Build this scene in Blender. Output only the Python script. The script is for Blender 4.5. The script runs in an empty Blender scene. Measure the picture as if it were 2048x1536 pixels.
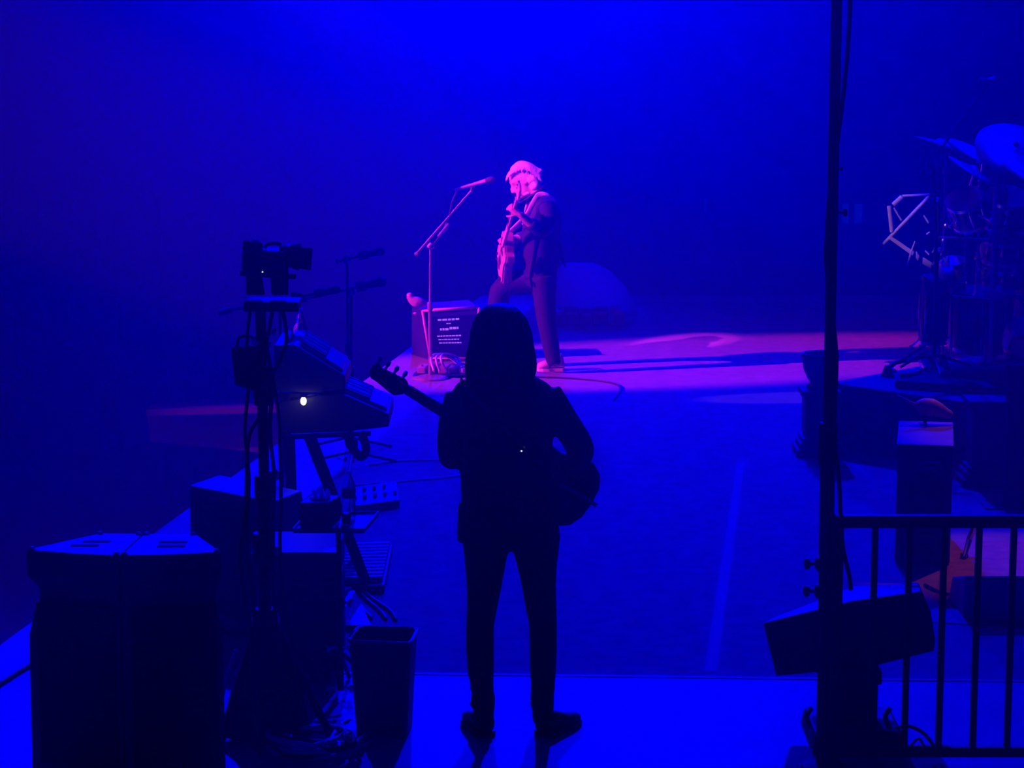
import bpy, bmesh, math, random
from mathutils import Vector, Matrix, Euler
random.seed(7)
S = bpy.context.scene
C = S.collection
PI = math.pi

# ------------------------------------------------------------------ camera
CAMH, TILT, FPX = 3.09, math.radians(9.37), 5000.0
cam = bpy.data.cameras.new('camera')
cam.sensor_width = 36.0
cam.lens = 36.0 * FPX / 2048.0
cam.clip_end = 300
camo = bpy.data.objects.new('camera', cam)
camo.location = (0, 0, CAMH)
camo.rotation_euler = (PI / 2 - TILT, 0, 0)
C.objects.link(camo)
S.camera = camo

# ------------------------------------------------------------------ world, view
S.view_settings.view_transform = 'Standard'
S.view_settings.look = 'None'
S.view_settings.gamma = 1.0
S.view_settings.use_curve_mapping = False
S.view_settings.exposure = 0.0
w = bpy.data.worlds.new('world')
S.world = w
w.use_nodes = True
w.node_tree.nodes['Background'].inputs[0].default_value = (0.0, 0.0, 1.0, 1)
w.node_tree.nodes['Background'].inputs[1].default_value = 0.11
S.cycles.use_light_tree = False
S.cycles.max_bounces = 4
S.cycles.diffuse_bounces = 2
S.cycles.glossy_bounces = 2
S.cycles.volume_bounces = 0
S.cycles.sample_clamp_indirect = 4.0


# ------------------------------------------------------------------ stage lights
def at0(px, py, Y):
    """place seen at a pixel of the 2048 x 1536 frame, at depth Y"""
    xc, yc = (px - 1024.0) / FPX, (768.0 - py) / FPX
    d = Vector((xc, math.cos(TILT) + yc * math.sin(TILT), -math.sin(TILT) + yc * math.cos(TILT)))
    return Vector((0, 0, CAMH)) + d * (Y / d.y)


def aim(o, target):
    d = Vector(target) - o.location
    o.rotation_euler = d.to_track_quat('-Z', 'Y').to_euler()


def spot(name, loc, target, deg, power, col, blend=0.3, radius=0.15):
    L = bpy.data.lights.new(name, 'SPOT')
    L.energy = power
    L.color = col
    L.spot_size = math.radians(deg)
    L.spot_blend = blend
    L.shadow_soft_size = radius
    o = bpy.data.objects.new(name, L)
    o.location = loc
    aim(o, target)
    C.objects.link(o)
    return o


BLUE = (0.0, 0.0, 1.0)
# overhead rig: back wash across the stage towards the camera
spot('back_wash_light', (1.9, 28.0, 11.0), (0.0, 12.5, 0.0), 50, 24000, BLUE, 0.8, 0.15)
spot('left_fill_light', (-5.2, 27.0, 11.0), (-2.0, 10.4, 0.3), 9.5, 26000, BLUE, 0.7, 0.15)  # added fill, brightens only the left floor and loudspeakers
# arena beam at the far end of the hall, it makes the haze glow
spot('beam_light', (-1.0, 43.0, 9.0), (-0.1, 20.0, 2.2), 20, 45000, BLUE, 1.0, 0.2)
# follow spots from the audience side, local lamps and added fills
spot('follow_spot_guitar', (-25.0, 12.0, 11.0), (-0.95, 19.15, 0.9), 5.4, 150000, (1.0, 0.022, 0.55), 0.5, 0.05)
spot('follow_spot_platform', (-24.0, 9.0, 10.0), (-2.6, 20.6, -0.8), 3.2, 34000, (1.0, 0.02, 0.55), 0.5, 0.05)
spot('guitar_fill', (-9.5, 8.5, 11.3), at0(1050, 388, 19.37), 2.3, 52000, (1.0, 0.03, 0.75), 0.6, 0.04)  # added fill for the guitarist's camera-facing side, not a follow spot
spot('follow_spot_spill', (-25.0, 14.0, 8.6), at0(1585, 788, 18.1), 1.0, 15000, (1.0, 0.25, 0.9), 0.15, 0.03)
spot('follow_spot_drums', (-9.0, 8.0, 9.5), at0(1820, 450, 16.6), 1.5, 7000, (1.0, 0.45, 0.62), 0.4, 0.04)
spot('percussion_lamp', (4.2, 15.5, 5.0), at0(1985, 1140, 12.9), 15, 300, (1.0, 0.12, 0.12), 0.6, 0.06)
spot('drum_fill', (2.4, 14.5, 9.0), at0(1965, 470, 16.9), 11, 7000, BLUE, 0.6, 0.08)  # added blue fill to lift the dark drum kit
spot('mound_fill', (1.6, 15.0, 8.5), (0.75, 22.6, 0.3), 6.0, 11000, BLUE, 0.8, 0.08)  # added fill aimed at the far pale mound, not at the riser

# ------------------------------------------------------------------ pixel -> place helpers
CT, ST = math.cos(TILT), math.sin(TILT)


def ray(px, py):
    xc, yc = (px - 1024.0) / FPX, (768.0 - py) / FPX
    return Vector((xc, CT + yc * ST, -ST + yc * CT))


def at(px, py, Y):
    d = ray(px, py)
    return Vector((0, 0, CAMH)) + d * (Y / d.y)


def gp(px, py, z=0.0):
    d = ray(px, py)
    return Vector((0, 0, CAMH)) + d * ((z - CAMH) / d.z)


def ppm(Y, py=900):
    """pixels to metres at depth Y"""
    return (at(100, py, Y) - at(0, py, Y)).length / 100.0


# ------------------------------------------------------------------ materials
MATS = {}


def mat(name, col, rough=0.6, metal=0.0, noise=0.0, scale=20.0, bump=0.0, emit=0.0, emitcol=None, spec=0.5, trans=0.0):
    if name in MATS:
        return MATS[name]
    m = bpy.data.materials.new(name)
    m.use_nodes = True
    nt = m.node_tree
    b = nt.nodes['Principled BSDF']
    b.inputs['Base Color'].default_value = (*col, 1)
    b.inputs['Roughness'].default_value = rough
    b.inputs['Metallic'].default_value = metal
    b.inputs['Specular IOR Level'].default_value = spec
    if trans:
        b.inputs['Transmission Weight'].default_value = trans
    if emit:
        b.inputs['Emission Color'].default_value = (*(emitcol or col), 1)
        b.inputs['Emission Strength'].default_value = emit
    if noise or bump:
        tc = nt.nodes.new('ShaderNodeTexCoord')
        n = nt.nodes.new('ShaderNodeTexNoise')
        n.inputs['Scale'].default_value = scale
        n.inputs['Detail'].default_value = 5
        nt.links.new(tc.outputs['Object'], n.inputs['Vector'])
        if noise:
            r = nt.nodes.new('ShaderNodeMapRange')
            r.inputs['From Min'].default_value = 0.3
            r.inputs['From Max'].default_value = 0.7
            r.inputs['To Min'].default_value = 1 - noise
            r.inputs['To Max'].default_value = 1 + noise
            mx = nt.nodes.new('ShaderNodeVectorMath')
            mx.operation = 'SCALE'
            mx.inputs[0].default_value = col
            nt.links.new(n.outputs['Fac'], r.inputs['Value'])
            nt.links.new(r.outputs['Result'], mx.inputs['Scale'])
            nt.links.new(mx.outputs['Vector'], b.inputs['Base Color'])
        if bump:
            bp = nt.nodes.new('ShaderNodeBump')
            bp.inputs['Strength'].default_value = bump
            bp.inputs['Distance'].default_value = 0.02
            nt.links.new(n.outputs['Fac'], bp.inputs['Height'])
            nt.links.new(bp.outputs['Normal'], b.inputs['Normal'])
    MATS[name] = m
    return m


# ------------------------------------------------------------------ mesh helpers
def obj(name, bm, m, parent=None, smooth=False, bevel=0.0):
    bmesh.ops.recalc_face_normals(bm, faces=bm.faces)
    me = bpy.data.meshes.new(name)
    bm.to_mesh(me)
    bm.free()
    me.materials.append(m)
    if smooth:
        for p in me.polygons:
            p.use_smooth = True
    o = bpy.data.objects.new(name, me)
    C.objects.link(o)
    if parent:
        o.parent = parent
        o.matrix_parent_inverse = Matrix.Translation(-abs_loc(parent))
    if bevel:
        b = o.modifiers.new('bevel', 'BEVEL')
        b.width = bevel
        b.segments = 2
        b.limit_method = 'ANGLE'
    return o


def abs_loc(o):
    v = Vector(o.location)
    return v if o.parent is None else v + Vector((0, 0, 0))


def tag(o, label, cat, group=None, kind=None):
    if label:
        o['label'] = label
    if cat:
        o['category'] = cat
    if group:
        o['group'] = group
    if kind:
        o['kind'] = kind
    return o


def thing(name, label, cat, loc, group=None):
    """an Empty at the base of a thing; its parts are meshes in world coordinates parented to it"""
    o = bpy.data.objects.new(name, None)
    o.empty_display_size = 0.1
    o.location = loc
    C.objects.link(o)
    return tag(o, label, cat, group)


def struct(name, bm, m, **k):
    o = obj(name, bm, m, **k)
    o['kind'] = 'structure'
    return o


def BM():
    return bmesh.new()


def box(bm, lo, hi, M=None):
    vs = [Vector((x, y, z)) for x in (lo[0], hi[0]) for y in (lo[1], hi[1]) for z in (lo[2], hi[2])]
    if M is not None:
        vs = [M @ v for v in vs]
    v = [bm.verts.new(p) for p in vs]
    for f in ((0, 1, 3, 2), (4, 6, 7, 5), (0, 4, 5, 1), (2, 3, 7, 6), (0, 2, 6, 4), (1, 5, 7, 3)):
        bm.faces.new([v[i] for i in f])
    return bm


def hexa(bm, pts):
    """8 points: bottom ring of 4, top ring of 4"""
    v = [bm.verts.new(p) for p in pts]
    for f in ((3, 2, 1, 0), (4, 5, 6, 7), (0, 1, 5, 4), (1, 2, 6, 5), (2, 3, 7, 6), (3, 0, 4, 7)):
        bm.faces.new([v[i] for i in f])
    return bm


def frame(d, hint=None):
    d = d.normalized()
    h = hint or (Vector((0, 0, 1)) if abs(d.z) < 0.9 else Vector((0, 1, 0)))
    u = d.cross(h).normalized()
    return u, u.cross(d).normalized()


def tube(bm, pts, rad, n=10, cap=True, flat=1.0):
    """swept tube through points; rad a number or a list; flat squeezes the second axis"""
    pts = [Vector(p) for p in pts]
    rads = rad if isinstance(rad, (list, tuple)) else [rad] * len(pts)
    rings = []
    u = None
    for i, p in enumerate(pts):
        d = (pts[min(i + 1, len(pts) - 1)] - pts[max(i - 1, 0)])
        if d.length < 1e-9:
            d = Vector((0, 0, 1))
        d.normalize()
        if u is None:
            u, v = frame(d)
        else:
            u = (u - d * u.dot(d)).normalized()
            v = u.cross(d).normalized()
        v = u.cross(d).normalized()
        rings.append([bm.verts.new(p + (u * math.cos(a) + v * math.sin(a) * flat) * rads[i]) for a in [2 * PI * k / n for k in range(n)]])
    for a, b in zip(rings, rings[1:]):
        for k in range(n):
            bm.faces.new((a[k], a[(k + 1) % n], b[(k + 1) % n], b[k]))
    if cap:
        bm.faces.new(rings[0][::-1])
        bm.faces.new(rings[-1])
    return bm


def loft(bm, rings, n=20):
    """rings: (centre, u semi-axis vector, v semi-axis vector)"""
    rr = []
    for c, u, v in rings:
        c, u, v = Vector(c), Vector(u), Vector(v)
        rr.append([bm.verts.new(c + u * math.cos(a) + v * math.sin(a)) for a in [2 * PI * k / n for k in range(n)]])
    for a, b in zip(rr, rr[1:]):
        for k in range(n):
            bm.faces.new((a[k], a[(k + 1) % n], b[(k + 1) % n], b[k]))
    bm.faces.new(rr[0][::-1])
    bm.faces.new(rr[-1])
    return bm


def ball(bm, c, r, seg=14, rings=9, M=None):
    """ellipsoid; r number or 3-vector, optional rotation M"""
    r = (r, r, r) if not isinstance(r, (tuple, list, Vector)) else r
    mt = Matrix.Translation(Vector(c)) @ (M.to_4x4() if M else Matrix.Identity(4)) @ Matrix.Diagonal((r[0], r[1], r[2], 1))
    bmesh.ops.create_uvsphere(bm, u_segments=seg, v_segments=rings, radius=1.0, matrix=mt)
    return bm


def lathe(bm, c, prof, n=24, axis=Vector((0, 0, 1))):
    """profile list of (radius, along axis)"""
    axis = Vector(axis).normalized()
    u, v = frame(axis)
    c = Vector(c)
    rr = []
    for r, h in prof:
        rr.append([bm.verts.new(c + axis * h + (u * math.cos(a) + v * math.sin(a)) * max(r, 1e-4)) for a in [2 * PI * k / n for k in range(n)]])
    for a, b in zip(rr, rr[1:]):
        for k in range(n):
            bm.faces.new((a[k], a[(k + 1) % n], b[(k + 1) % n], b[k]))
    bm.faces.new(rr[0][::-1])
    bm.faces.new(rr[-1])
    return bm


def prism(bm, poly, off):
    """closed polygon (3-D points) extruded by the vector off"""
    off = Vector(off)
    a = [bm.verts.new(Vector(p)) for p in poly]
    b = [bm.verts.new(Vector(p) + off) for p in poly]
    n = len(a)
    bm.faces.new(a)
    bm.faces.new(b[::-1])
    for k in range(n):
        bm.faces.new((a[k], b[k], b[(k + 1) % n], a[(k + 1) % n]))
    return bm


def smooth_path(pts, sub=6):
    """Catmull-Rom through the points"""
    P = [Vector(p) for p in pts]
    out = []
    for i in range(len(P) - 1):
        p0, p1, p2, p3 = P[max(i - 1, 0)], P[i], P[i + 1], P[min(i + 2, len(P) - 1)]
        for k in range(sub):
            t = k / sub
            out.append(0.5 * ((2 * p1) + (-p0 + p2) * t + (2 * p0 - 5 * p1 + 4 * p2 - p3) * t * t + (-p0 + 3 * p1 - 3 * p2 + p3) * t ** 3))
    out.append(P[-1])
    return out


def cable(name, pts, r, m, parent=None, sub=8):
    return obj(name, tube(BM(), smooth_path(pts, sub), r, n=6), m, parent, smooth=True)


def remesh(o, voxel, smooth=6):
    """voxel-remesh overlapping shells into one continuous surface"""
    r = o.modifiers.new('remesh', 'REMESH')
    r.mode = 'VOXEL'
    r.voxel_size = voxel
    r.use_smooth_shade = True
    if smooth:
        s = o.modifiers.new('smooth', 'SMOOTH')
        s.factor = 0.5
        s.iterations = smooth
    dg = bpy.context.evaluated_depsgraph_get()
    dg.update()
    me = bpy.data.meshes.new_from_object(o.evaluated_get(dg))
    old = o.data
    me.name = old.name
    o.modifiers.clear()
    o.data = me
    for p in me.polygons:
        p.use_smooth = True
    return o


black = mat('black_plastic', (0.02, 0.02, 0.022), 0.45, noise=0.3, scale=30)
black_metal = mat('black_metal', (0.025, 0.025, 0.03), 0.35, 0.6, noise=0.2, scale=60)
chrome = mat('chrome', (0.75, 0.75, 0.78), 0.18, 1.0)
rubber = mat('cable_rubber', (0.03, 0.03, 0.032), 0.5)
grey_cable = mat('grey_cable', (0.68, 0.68, 0.7), 0.35)

# ------------------------------------------------------------------ the place
deck = mat('stage_deck', (0.30, 0.30, 0.33), 0.55, noise=0.12, scale=3.0, bump=0.15)
carpet = mat('stage_carpet', (0.28, 0.26, 0.29), 0.85, noise=0.22, scale=9.0, bump=0.3)
dark_wall = mat('arena_wall', (0.10, 0.10, 0.11), 0.9, noise=0.2, scale=0.6)


def edge_x(Y):
    """x of the stage front edge at depth Y"""
    return -2.38 + (Y - 11.27) * (1.55 / 9.43)


# bare deck over the whole stage, carpet laid on it from the near edge line back
yc = gp(1024, 1343).y
yb = 24.0
poly = [(edge_x(5), 5, 0), (9, 5, 0), (9, yb, 0), (edge_x(yb), yb, 0)]
struct('floor', prism(BM(), poly, (0, 0, -0.35)), deck)
struct('floor_front', prism(BM(), [(edge_x(5) + .02, 5, -.36), (9, 5, -.36), (9, yb, -.36), (edge_x(yb) + .02, yb, -.36)], (0, 0, -1.235)), mat('stage_skirt', (.02, .02, .02), .9))
cl = [gp(700, 1343), gp(2048, 1362), gp(700, 1343) + Vector((-.3, 0, 0))]
x_in = lambda Y: edge_x(Y) + .62
poly = [(x_in(yc - .02), yc + .02, .001), (gp(2300, 1366).x, gp(2300, 1366).y, .001), (8.5, gp(2300, 1366).y, .001), (8.5, 23.5, .001), (x_in(23.5), 23.5, .001)]
struct('floor_carpet', prism(BM(), poly, (0, 0, .0012)), carpet)
# taped seam along the carpet edge and a pale tape line running upstage
tape = mat('pale_tape', (.42, .42, .46), .5)
e0, e1 = Vector(poly[0]), Vector(poly[1])
struct('trim_1', prism(BM(), [e0 + Vector((0, -.012, .0016)), e1 + Vector((0, -.012, .0016)), e1 + Vector((0, .014, .0016)), e0 + Vector((0, .014, .0016))], (0, 0, .0008)), tape)
tl = [gp(1408, 1343), gp(1434, 1344), gp(1489, 925), gp(1474, 925)]
struct('trim_2', prism(BM(), [p + Vector((0, 0, .0023)) for p in tl], (0, 0, .0008)), mat('worn_tape', (.34, .33, .36), .7))
# arena floor below the stage front, walls behind
struct('floor_arena', box(BM(), (-40, -5, -1.75), (30, 48, -1.6)), mat('arena_floor', (0.10, 0.10, 0.11), 0.8, noise=0.2, scale=1.0))
struct('wall_back', box(BM(), (-40, 46, -1.6), (30, 46.4, 22)), dark_wall)
struct('wall_right', box(BM(), (12, 10, -1.6), (12.4, 46, 22)), dark_wall)

# ------------------------------------------------------------------ people
def prof(bm, rows, Y, grow=0.0, n=20):
    """stack of ellipses from silhouette rows (py, x left, x right, half depth[, depth offset])"""
    rings = []
    for r in rows:
        py, xl, xr, hd = r[:4]
        dy = r[4] if len(r) > 4 else 0.0
        a, b = at(xl, py, Y + dy), at(xr, py, Y + dy)
        c = (a + b) / 2
        hw = max((b - a).length / 2 + grow, 0.004)
        rings.append((c, (hw, 0, 0), (0, max(hd + grow, 0.004), 0)))
    return loft(bm, rings, n)


def limb(bm, pts, rads, n=14):
    return tube(bm, smooth_path(pts, 4), sum([[rads[i] + (rads[min(i + 1, len(rads) - 1)] - rads[i]) * k / 4 for k in range(4)] for i in range(len(rads) - 1)], []) + [rads[-1]], n=n)


def hand(bm, wrist, d, nrm, side=1, curl=0.9, s=1.0):
    """palm and five separate curled fingers; d along the hand, nrm out of the back of the hand"""
    wrist, d = Vector(wrist), Vector(d).normalized()
    nrm = Vector(nrm)
    nrm = (nrm - d * nrm.dot(d)).normalized()
    w_ = d.cross(nrm).normalized() * side
    tube(bm, [wrist - d * 0.02 * s, wrist + d * 0.03 * s, wrist + d * 0.085 * s], [0.027 * s, 0.036 * s, 0.040 * s], n=12, flat=0.55)
    for k, ln in enumerate((0.072, 0.080, 0.075, 0.060)):
        p = wrist + d * 0.080 * s + w_ * (0.030 - 0.020 * k) * s
        pts = [p - d * 0.015 * s, p]
        ang = 0.15
        for j in range(3):
            ang += curl * (0.55 if j == 0 else 0.8)
            p = p + (d * math.cos(ang) - nrm * math.sin(ang)) * ln * s * (0.42, 0.32, 0.26)[j]
            pts.append(p)
        tube(bm, pts, [0.0095 * s, 0.0095 * s, 0.009 * s, 0.0085 * s, 0.006 * s], n=8)
    p = wrist + d * 0.02 * s + w_ * 0.028 * s
    pts = [p, p + (d * 0.55 + w_ * 0.7 - nrm * 0.2) * 0.035 * s, p + (d * 1.1 + w_ * 0.8 - nrm * 0.7) * 0.05 * s, p + (d * 1.5 + w_ * 0.6 - nrm * 1.2) * 0.055 * s]
    tube(bm, pts, [0.013 * s, 0.012 * s, 0.0105 * s, 0.007 * s], n=8)
    return bm


def head_mesh(bm, c, fwd, up, s=1.0):
    """skull, jaw, nose, brow, lips and ears; c is the skull centre"""
    f = Vector(fwd).normalized()
    u = Vector(up)
    u = (u - f * u.dot(f)).normalized()
    r = f.cross(u).normalized()
    R = Matrix((r, f, u)).transposed()
    P = lambda x, y, z: Vector(c) + (r * x + f * y + u * z) * s
    ball(bm, P(0, -0.005, 0.02), (0.074 * s, 0.095 * s, 0.095 * s), 18, 12, R)
    ball(bm, P(0, 0.025, -0.045), (0.060 * s, 0.066 * s, 0.075 * s), 16, 10, R)
    ball(bm, P(0, 0.062, -0.092), (0.028 * s, 0.025 * s, 0.022 * s), 10, 8, R)
    tube(bm, [P(0, 0.082, 0.015), P(0, 0.102, -0.012), P(0, 0.112, -0.032), P(0, 0.088, -0.042)], [0.010 * s, 0.013 * s, 0.017 * s, 0.012 * s], n=8)
    for sx in (-1, 1):
        ball(bm, P(0.032 * sx, 0.080, 0.030), (0.026 * s, 0.014 * s, 0.010 * s), 8, 6, R)
        ball(bm, P(0.032 * sx, 0.076, 0.008), (0.014 * s, 0.012 * s, 0.010 * s), 8, 6, R)
        ball(bm, P(0.077 * sx, -0.008, -0.010), (0.010 * s, 0.022 * s, 0.034 * s), 8, 6, R)
    for dz in (-0.060, -0.071):
        ball(bm, P(0, 0.085, dz), (0.024 * s, 0.010 * s, 0.006 * s), 8, 6, R)
    tube(bm, [P(0, -0.02, -0.06), P(0, -0.035, -0.15)], [0.056 * s, 0.060 * s], n=14)
    return bm


def shoe(parent, heel, toe, m, sole_m, h=0.085, w_=0.046):
    heel, toe = Vector(heel), Vector(toe)
    d = (toe - heel).normalized()
    sd = Vector((d.y, -d.x, 0)).normalized()
    L = (toe - heel).length
    bm = BM()
    rows = [(0.0, 0.035, 0.06), (0.08, 0.043, h), (0.25, 0.042, h), (0.42, 0.042, h * 0.86), (0.6, 0.050, h * 0.62), (0.8, 0.048, h * 0.5), (0.95, 0.034, h * 0.40), (1.0, 0.012, h * 0.28)]
    loft(bm, [(heel + d * L * t + Vector((0, 0, hh / 2 + 0.014)), sd * ww * (w_ / 0.046), (0, 0, hh / 2)) for t, ww, hh in rows], 16)
    o = obj('shoe', bm, m, parent, smooth=True)
    bm = BM()
    outline = [(t, ww + 0.004) for t, ww, hh in rows]
    poly = [heel + d * L * t + sd * ww * (w_ / 0.046) for t, ww in outline] + [heel + d * L * t - sd * ww * (w_ / 0.046) for t, ww in reversed(outline)]
    prism(bm, [p + Vector((0, 0, 0.001)) for p in poly], (0, 0, 0.022))
    obj('sole', bm, sole_m, o)
    return o


dark_cloth = mat('dark_suit_cloth', (0.025, 0.025, 0.03), 0.8, noise=0.25, scale=40, bump=0.2)
dark_hair = mat('dark_hair', (0.02, 0.018, 0.018), 0.55, noise=0.4, scale=60)
skin = mat('skin', (0.62, 0.42, 0.34), 0.5, noise=0.06, scale=30)

# ---- bass player, seen from behind
YB = gp(1020, 1465).y
bp = lambda px, py, dy=0.0: at(px, py, YB + dy)
bassist = thing('person', 'person in dark suit with long dark hair, back turned, playing bass in the foreground', 'person', (gp(1020, 1465).x, YB, 0))
LEGL = [(1085, 925, 1021, .105), (1120, 929, 1013, .098), (1170, 933, 1004, .088), (1210, 934, 996, .082), (1250, 932, 988, .077), (1300, 932, 988, .073), (1345, 935, 988, .067), (1368, 940, 987, .063), (1382, 946, 987, .060), (1398, 942, 991, .062), (1412, 945, 990, .058), (1424, 947, 988, .055), (1438, 948, 988, .054)]
LEGR = [(1085, 1021, 1120, .105), (1130, 1034, 1114, .098), (1170, 1043, 1112, .090), (1210, 1050, 1113, .083), (1250, 1058, 1114, .077), (1300, 1059, 1114, .073), (1345, 1060, 1112, .067), (1380, 1062, 1109, .062), (1405, 1062, 1108, .060), (1424, 1064, 1107, .056), (1438, 1064, 1106, .054)]
TORSO = [(744, 968, 1042, .065), (756, 935, 1078, .085), (768, 912, 1098, .10), (785, 903, 1109, .115), (815, 900, 1112, .125), (870, 907, 1106, .135), (950, 920, 1105, .130), (1020, 923, 1112, .135), (1070, 921, 1121, .14)]
ARM_L = [bp(922, 792), bp(906, 850, -.01), bp(905, 912, 0.0), bp(918, 880, .16), bp(938, 850, .30)]
ARM_R = [bp(1092, 788), bp(1128, 842, -.01), bp(1160, 897, 0.0), bp(1150, 925, .14), bp(1128, 948, .27)]

bm = BM()      # the body itself, one continuous figure
prof(bm, TORSO + [(1090, 930, 1112, .12)], YB, -0.022)
prof(bm, LEGL, YB, -0.016, 16)
prof(bm, LEGR, YB, -0.016, 16)
limb(bm, ARM_L, [.050, .045, .042, .034, .026])
limb(bm, ARM_R, [.050, .045, .042, .034, .026])
head_mesh(bm, bp(1003, 678, .02), (0, 1, -.12), (0, .1, 1), 1.05)
hand(bm, bp(938, 850, .30), (bp(955, 835, .36) - bp(938, 850, .30)), (0, 1, 0.3), 1, 0.9)
hand(bm, bp(1128, 948, .27), (bp(1100, 962, .30) - bp(1128, 948, .27)), (0.2, 1, .2), -1, 0.5)
for rows in (LEGL, LEGR):
    cx = (rows[-1][1] + rows[-1][2]) / 2
    tube(bm, [bp(cx, 1420), bp(cx, 1448)], [.045, .04], n=12)
remesh(obj('body', bm, skin, bassist), 0.011, 3)

bm = BM()
prof(bm, TORSO + [(1084, 919, 1123, .142)], YB)
limb(bm, ARM_L[:4] + [ARM_L[4] - (ARM_L[4] - ARM_L[3]) * .25], [.066, .061, .058, .050, .042])
limb(bm, ARM_R[:4] + [ARM_R[4] - (ARM_R[4] - ARM_R[3]) * .25], [.066, .060, .058, .050, .042])
for a, b, r in ((ARM_L[1], ARM_L[2], .054), (ARM_R[1], ARM_R[2], .053)):   # sleeve folds above the elbows
    for t in (.35, .62, .88):
        p = a + (b - a) * t
        ball(bm, p + Vector((random.uniform(-.008, .008), 0, 0)), (r * 1.12, r * 1.1, .016), 12, 6)
loft(bm, [(bp(925, 1010), (.018, 0, 0), (0, .06, 0)), (bp(921, 1050), (.013, 0, 0), (0, .07, 0)), (bp(917, 1080), (.006, 0, 0), (0, .05, 0))], 10)
jacket = remesh(obj('jacket', bm, dark_cloth, bassist), 0.010, 4)
bm = BM()
tube(bm, [bp(972, 748, -.02), bp(975, 752, -.075), bp(1005, 755, -.085), bp(1036, 752, -.075), bp(1040, 748, -.02)], .018, n=8, flat=1.4)
obj('collar', bm, dark_cloth, jacket, smooth=True)

bm = BM()
prof(bm, [(1050, 926, 1116, .125), (1075, 924, 1119, .13), (1092, 925, 1119, .115)], YB)
prof(bm, LEGL, YB, 0.0, 18)
prof(bm, LEGR, YB, 0.0, 18)
for cx, hw in ((966, 24), (1086, 24)):                                           # bunched hems
    for py in (1376, 1392, 1408):
        ball(bm, bp(cx + random.uniform(-3, 2), py), (hw * .00207 + .004, .060, .012), 12, 6)
remesh(obj('trousers', bm, dark_cloth, bassist), 0.010, 3)

leather = mat('black_leather', (0.02, 0.02, 0.02), 0.35)
for heel, toe in ((gp(972, 1474), gp(938, 1440)), (gp(1084, 1474), gp(1152, 1444))):
    shoe(bassist, heel, toe, leather, black)

bm = BM()
prof(bm, [(607, 992, 1010, .03), (611, 975, 1026, .06), (620, 960, 1040, .085), (638, 947, 1055, .108), (665, 939, 1065, .122), (705, 935, 1070, .125), (740, 932, 1072, .118), (765, 932, 1068, .10), (785, 948, 1054, .075), (800, 965, 1040, .05)], YB + .0)
hair = remesh(obj('hair', bm, dark_hair, bassist), 0.012, 3)
for k in range(26):
    a = -0.95 + 1.9 * k / 25 + random.uniform(-.03, .03)
    x0, x1 = 1003 + 52 * a, 1002 + 68 * a
    yb_ = 772 + random.uniform(-8, 16) - 10 * abs(a)
    dep = lambda f: -.126 * math.sqrt(max(0.03, 1 - a * a)) * f
    tube_pts = [bp(x0 * .6 + 1003 * .4, 622, dep(.62)), bp(x0, 655, dep(.98)), bp(x1, 710, dep(1.02)), bp(x1 + random.uniform(-3, 3), 745, dep(1.0)), bp(x1 + random.uniform(-6, 6), yb_, dep(.92))]
    obj('hair_lock', tube(BM(), smooth_path(tube_pts, 4), [.010] * 12 + [.009, .007, .006, .004, .002], n=6), dark_hair, hair, smooth=True)

bm = BM()                                                                          # wireless pack on the belt
box(bm, bp(1030, 935, -.165) - Vector((0, 0, .0)), bp(1060, 895, -.128))
pack = obj('belt_pack', bm, black, bassist, bevel=.004)
obj('indicator_light', ball(BM(), bp(1043, 902, -.168), .0035), mat('white_led', (1, 1, 1), .4, emit=1.2, emitcol=(.7, .8, 1)), pack)

# ---- bass guitar
tail, joint = bp(1186, 1008, .25), bp(1043, 919, .25)
nut, tip = bp(812, 779, .27), bp(742, 738, .285)
ax = (tail - joint).normalized()
nn = Vector((0, 1, 0))
vv = Vector((ax.z, 0, -ax.x))
if vv.z < 0:
    vv = -vv
bass = thing('bass_guitar', 'dark bass guitar hanging in front of the foreground player, neck pointing up left', 'guitar', tail)
out = [(-.12, .12), (-.115, .145), (-.09, .158), (-.02, .150), (.05, .118), (.12, .112), (.20, .138), (.26, .147), (.31, .120), (.338, .07), (.345, 0), (.340, -.07), (.318, -.125), (.27, -.158), (.20, -.162), (.13, -.130), (.07, -.125), (.01, -.150), (-.03, -.148), (-.055, -.125), (-.05, -.095), (-.02, -.05), (.02, -.03), (.02, .03), (-.02, .05), (-.08, .08)]
bass_paint = mat('bass_lacquer', (0.03, 0.02, 0.02), 0.25)
B = lambda u, v, d=0.0: joint + ax * u + vv * v + nn * d
obj('body', prism(BM(), [B(u, v, -.022) for u, v in out], nn * .044), bass_paint, bass, bevel=.008)
nd = (nut - joint).normalized()
wood = mat('bass_neck_wood', (0.08, 0.045, 0.025), 0.45, noise=.2, scale=25)
bm = BM()
hexa(bm, [joint - nd * .04 + vv * .030, nut + vv * .021, nut - vv * .021, joint - nd * .04 - vv * .030] + [p + nn * .030 for p in (joint - nd * .04 + vv * .030, nut + vv * .021, nut - vv * .021, joint - nd * .04 - vv * .030)])
neck = obj('neck', bm, wood, bass, bevel=.006)
hd = (tip - nut).normalized()
hv = Vector((-hd.z, 0, hd.x))
hv = hv if hv.z > 0 else -hv
Hh = lambda u, v, d=0.0: nut + hd * u + hv * v + Vector((0, 1, 0)) * d
hl = (tip - nut).length
poly = [(0, .022), (.02, .036), (hl * .55, .030), (hl * .8, .026), (hl * .92, .040), (hl, .018), (hl, -.012), (hl * .9, -.034), (hl * .7, -.036), (hl * .35, -.046), (.03, -.048), (0, -.024)]
hs = obj('headstock', prism(BM(), [Hh(u, v) for u, v in poly], (0, .016, 0)), wood, bass, bevel=.003)
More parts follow.
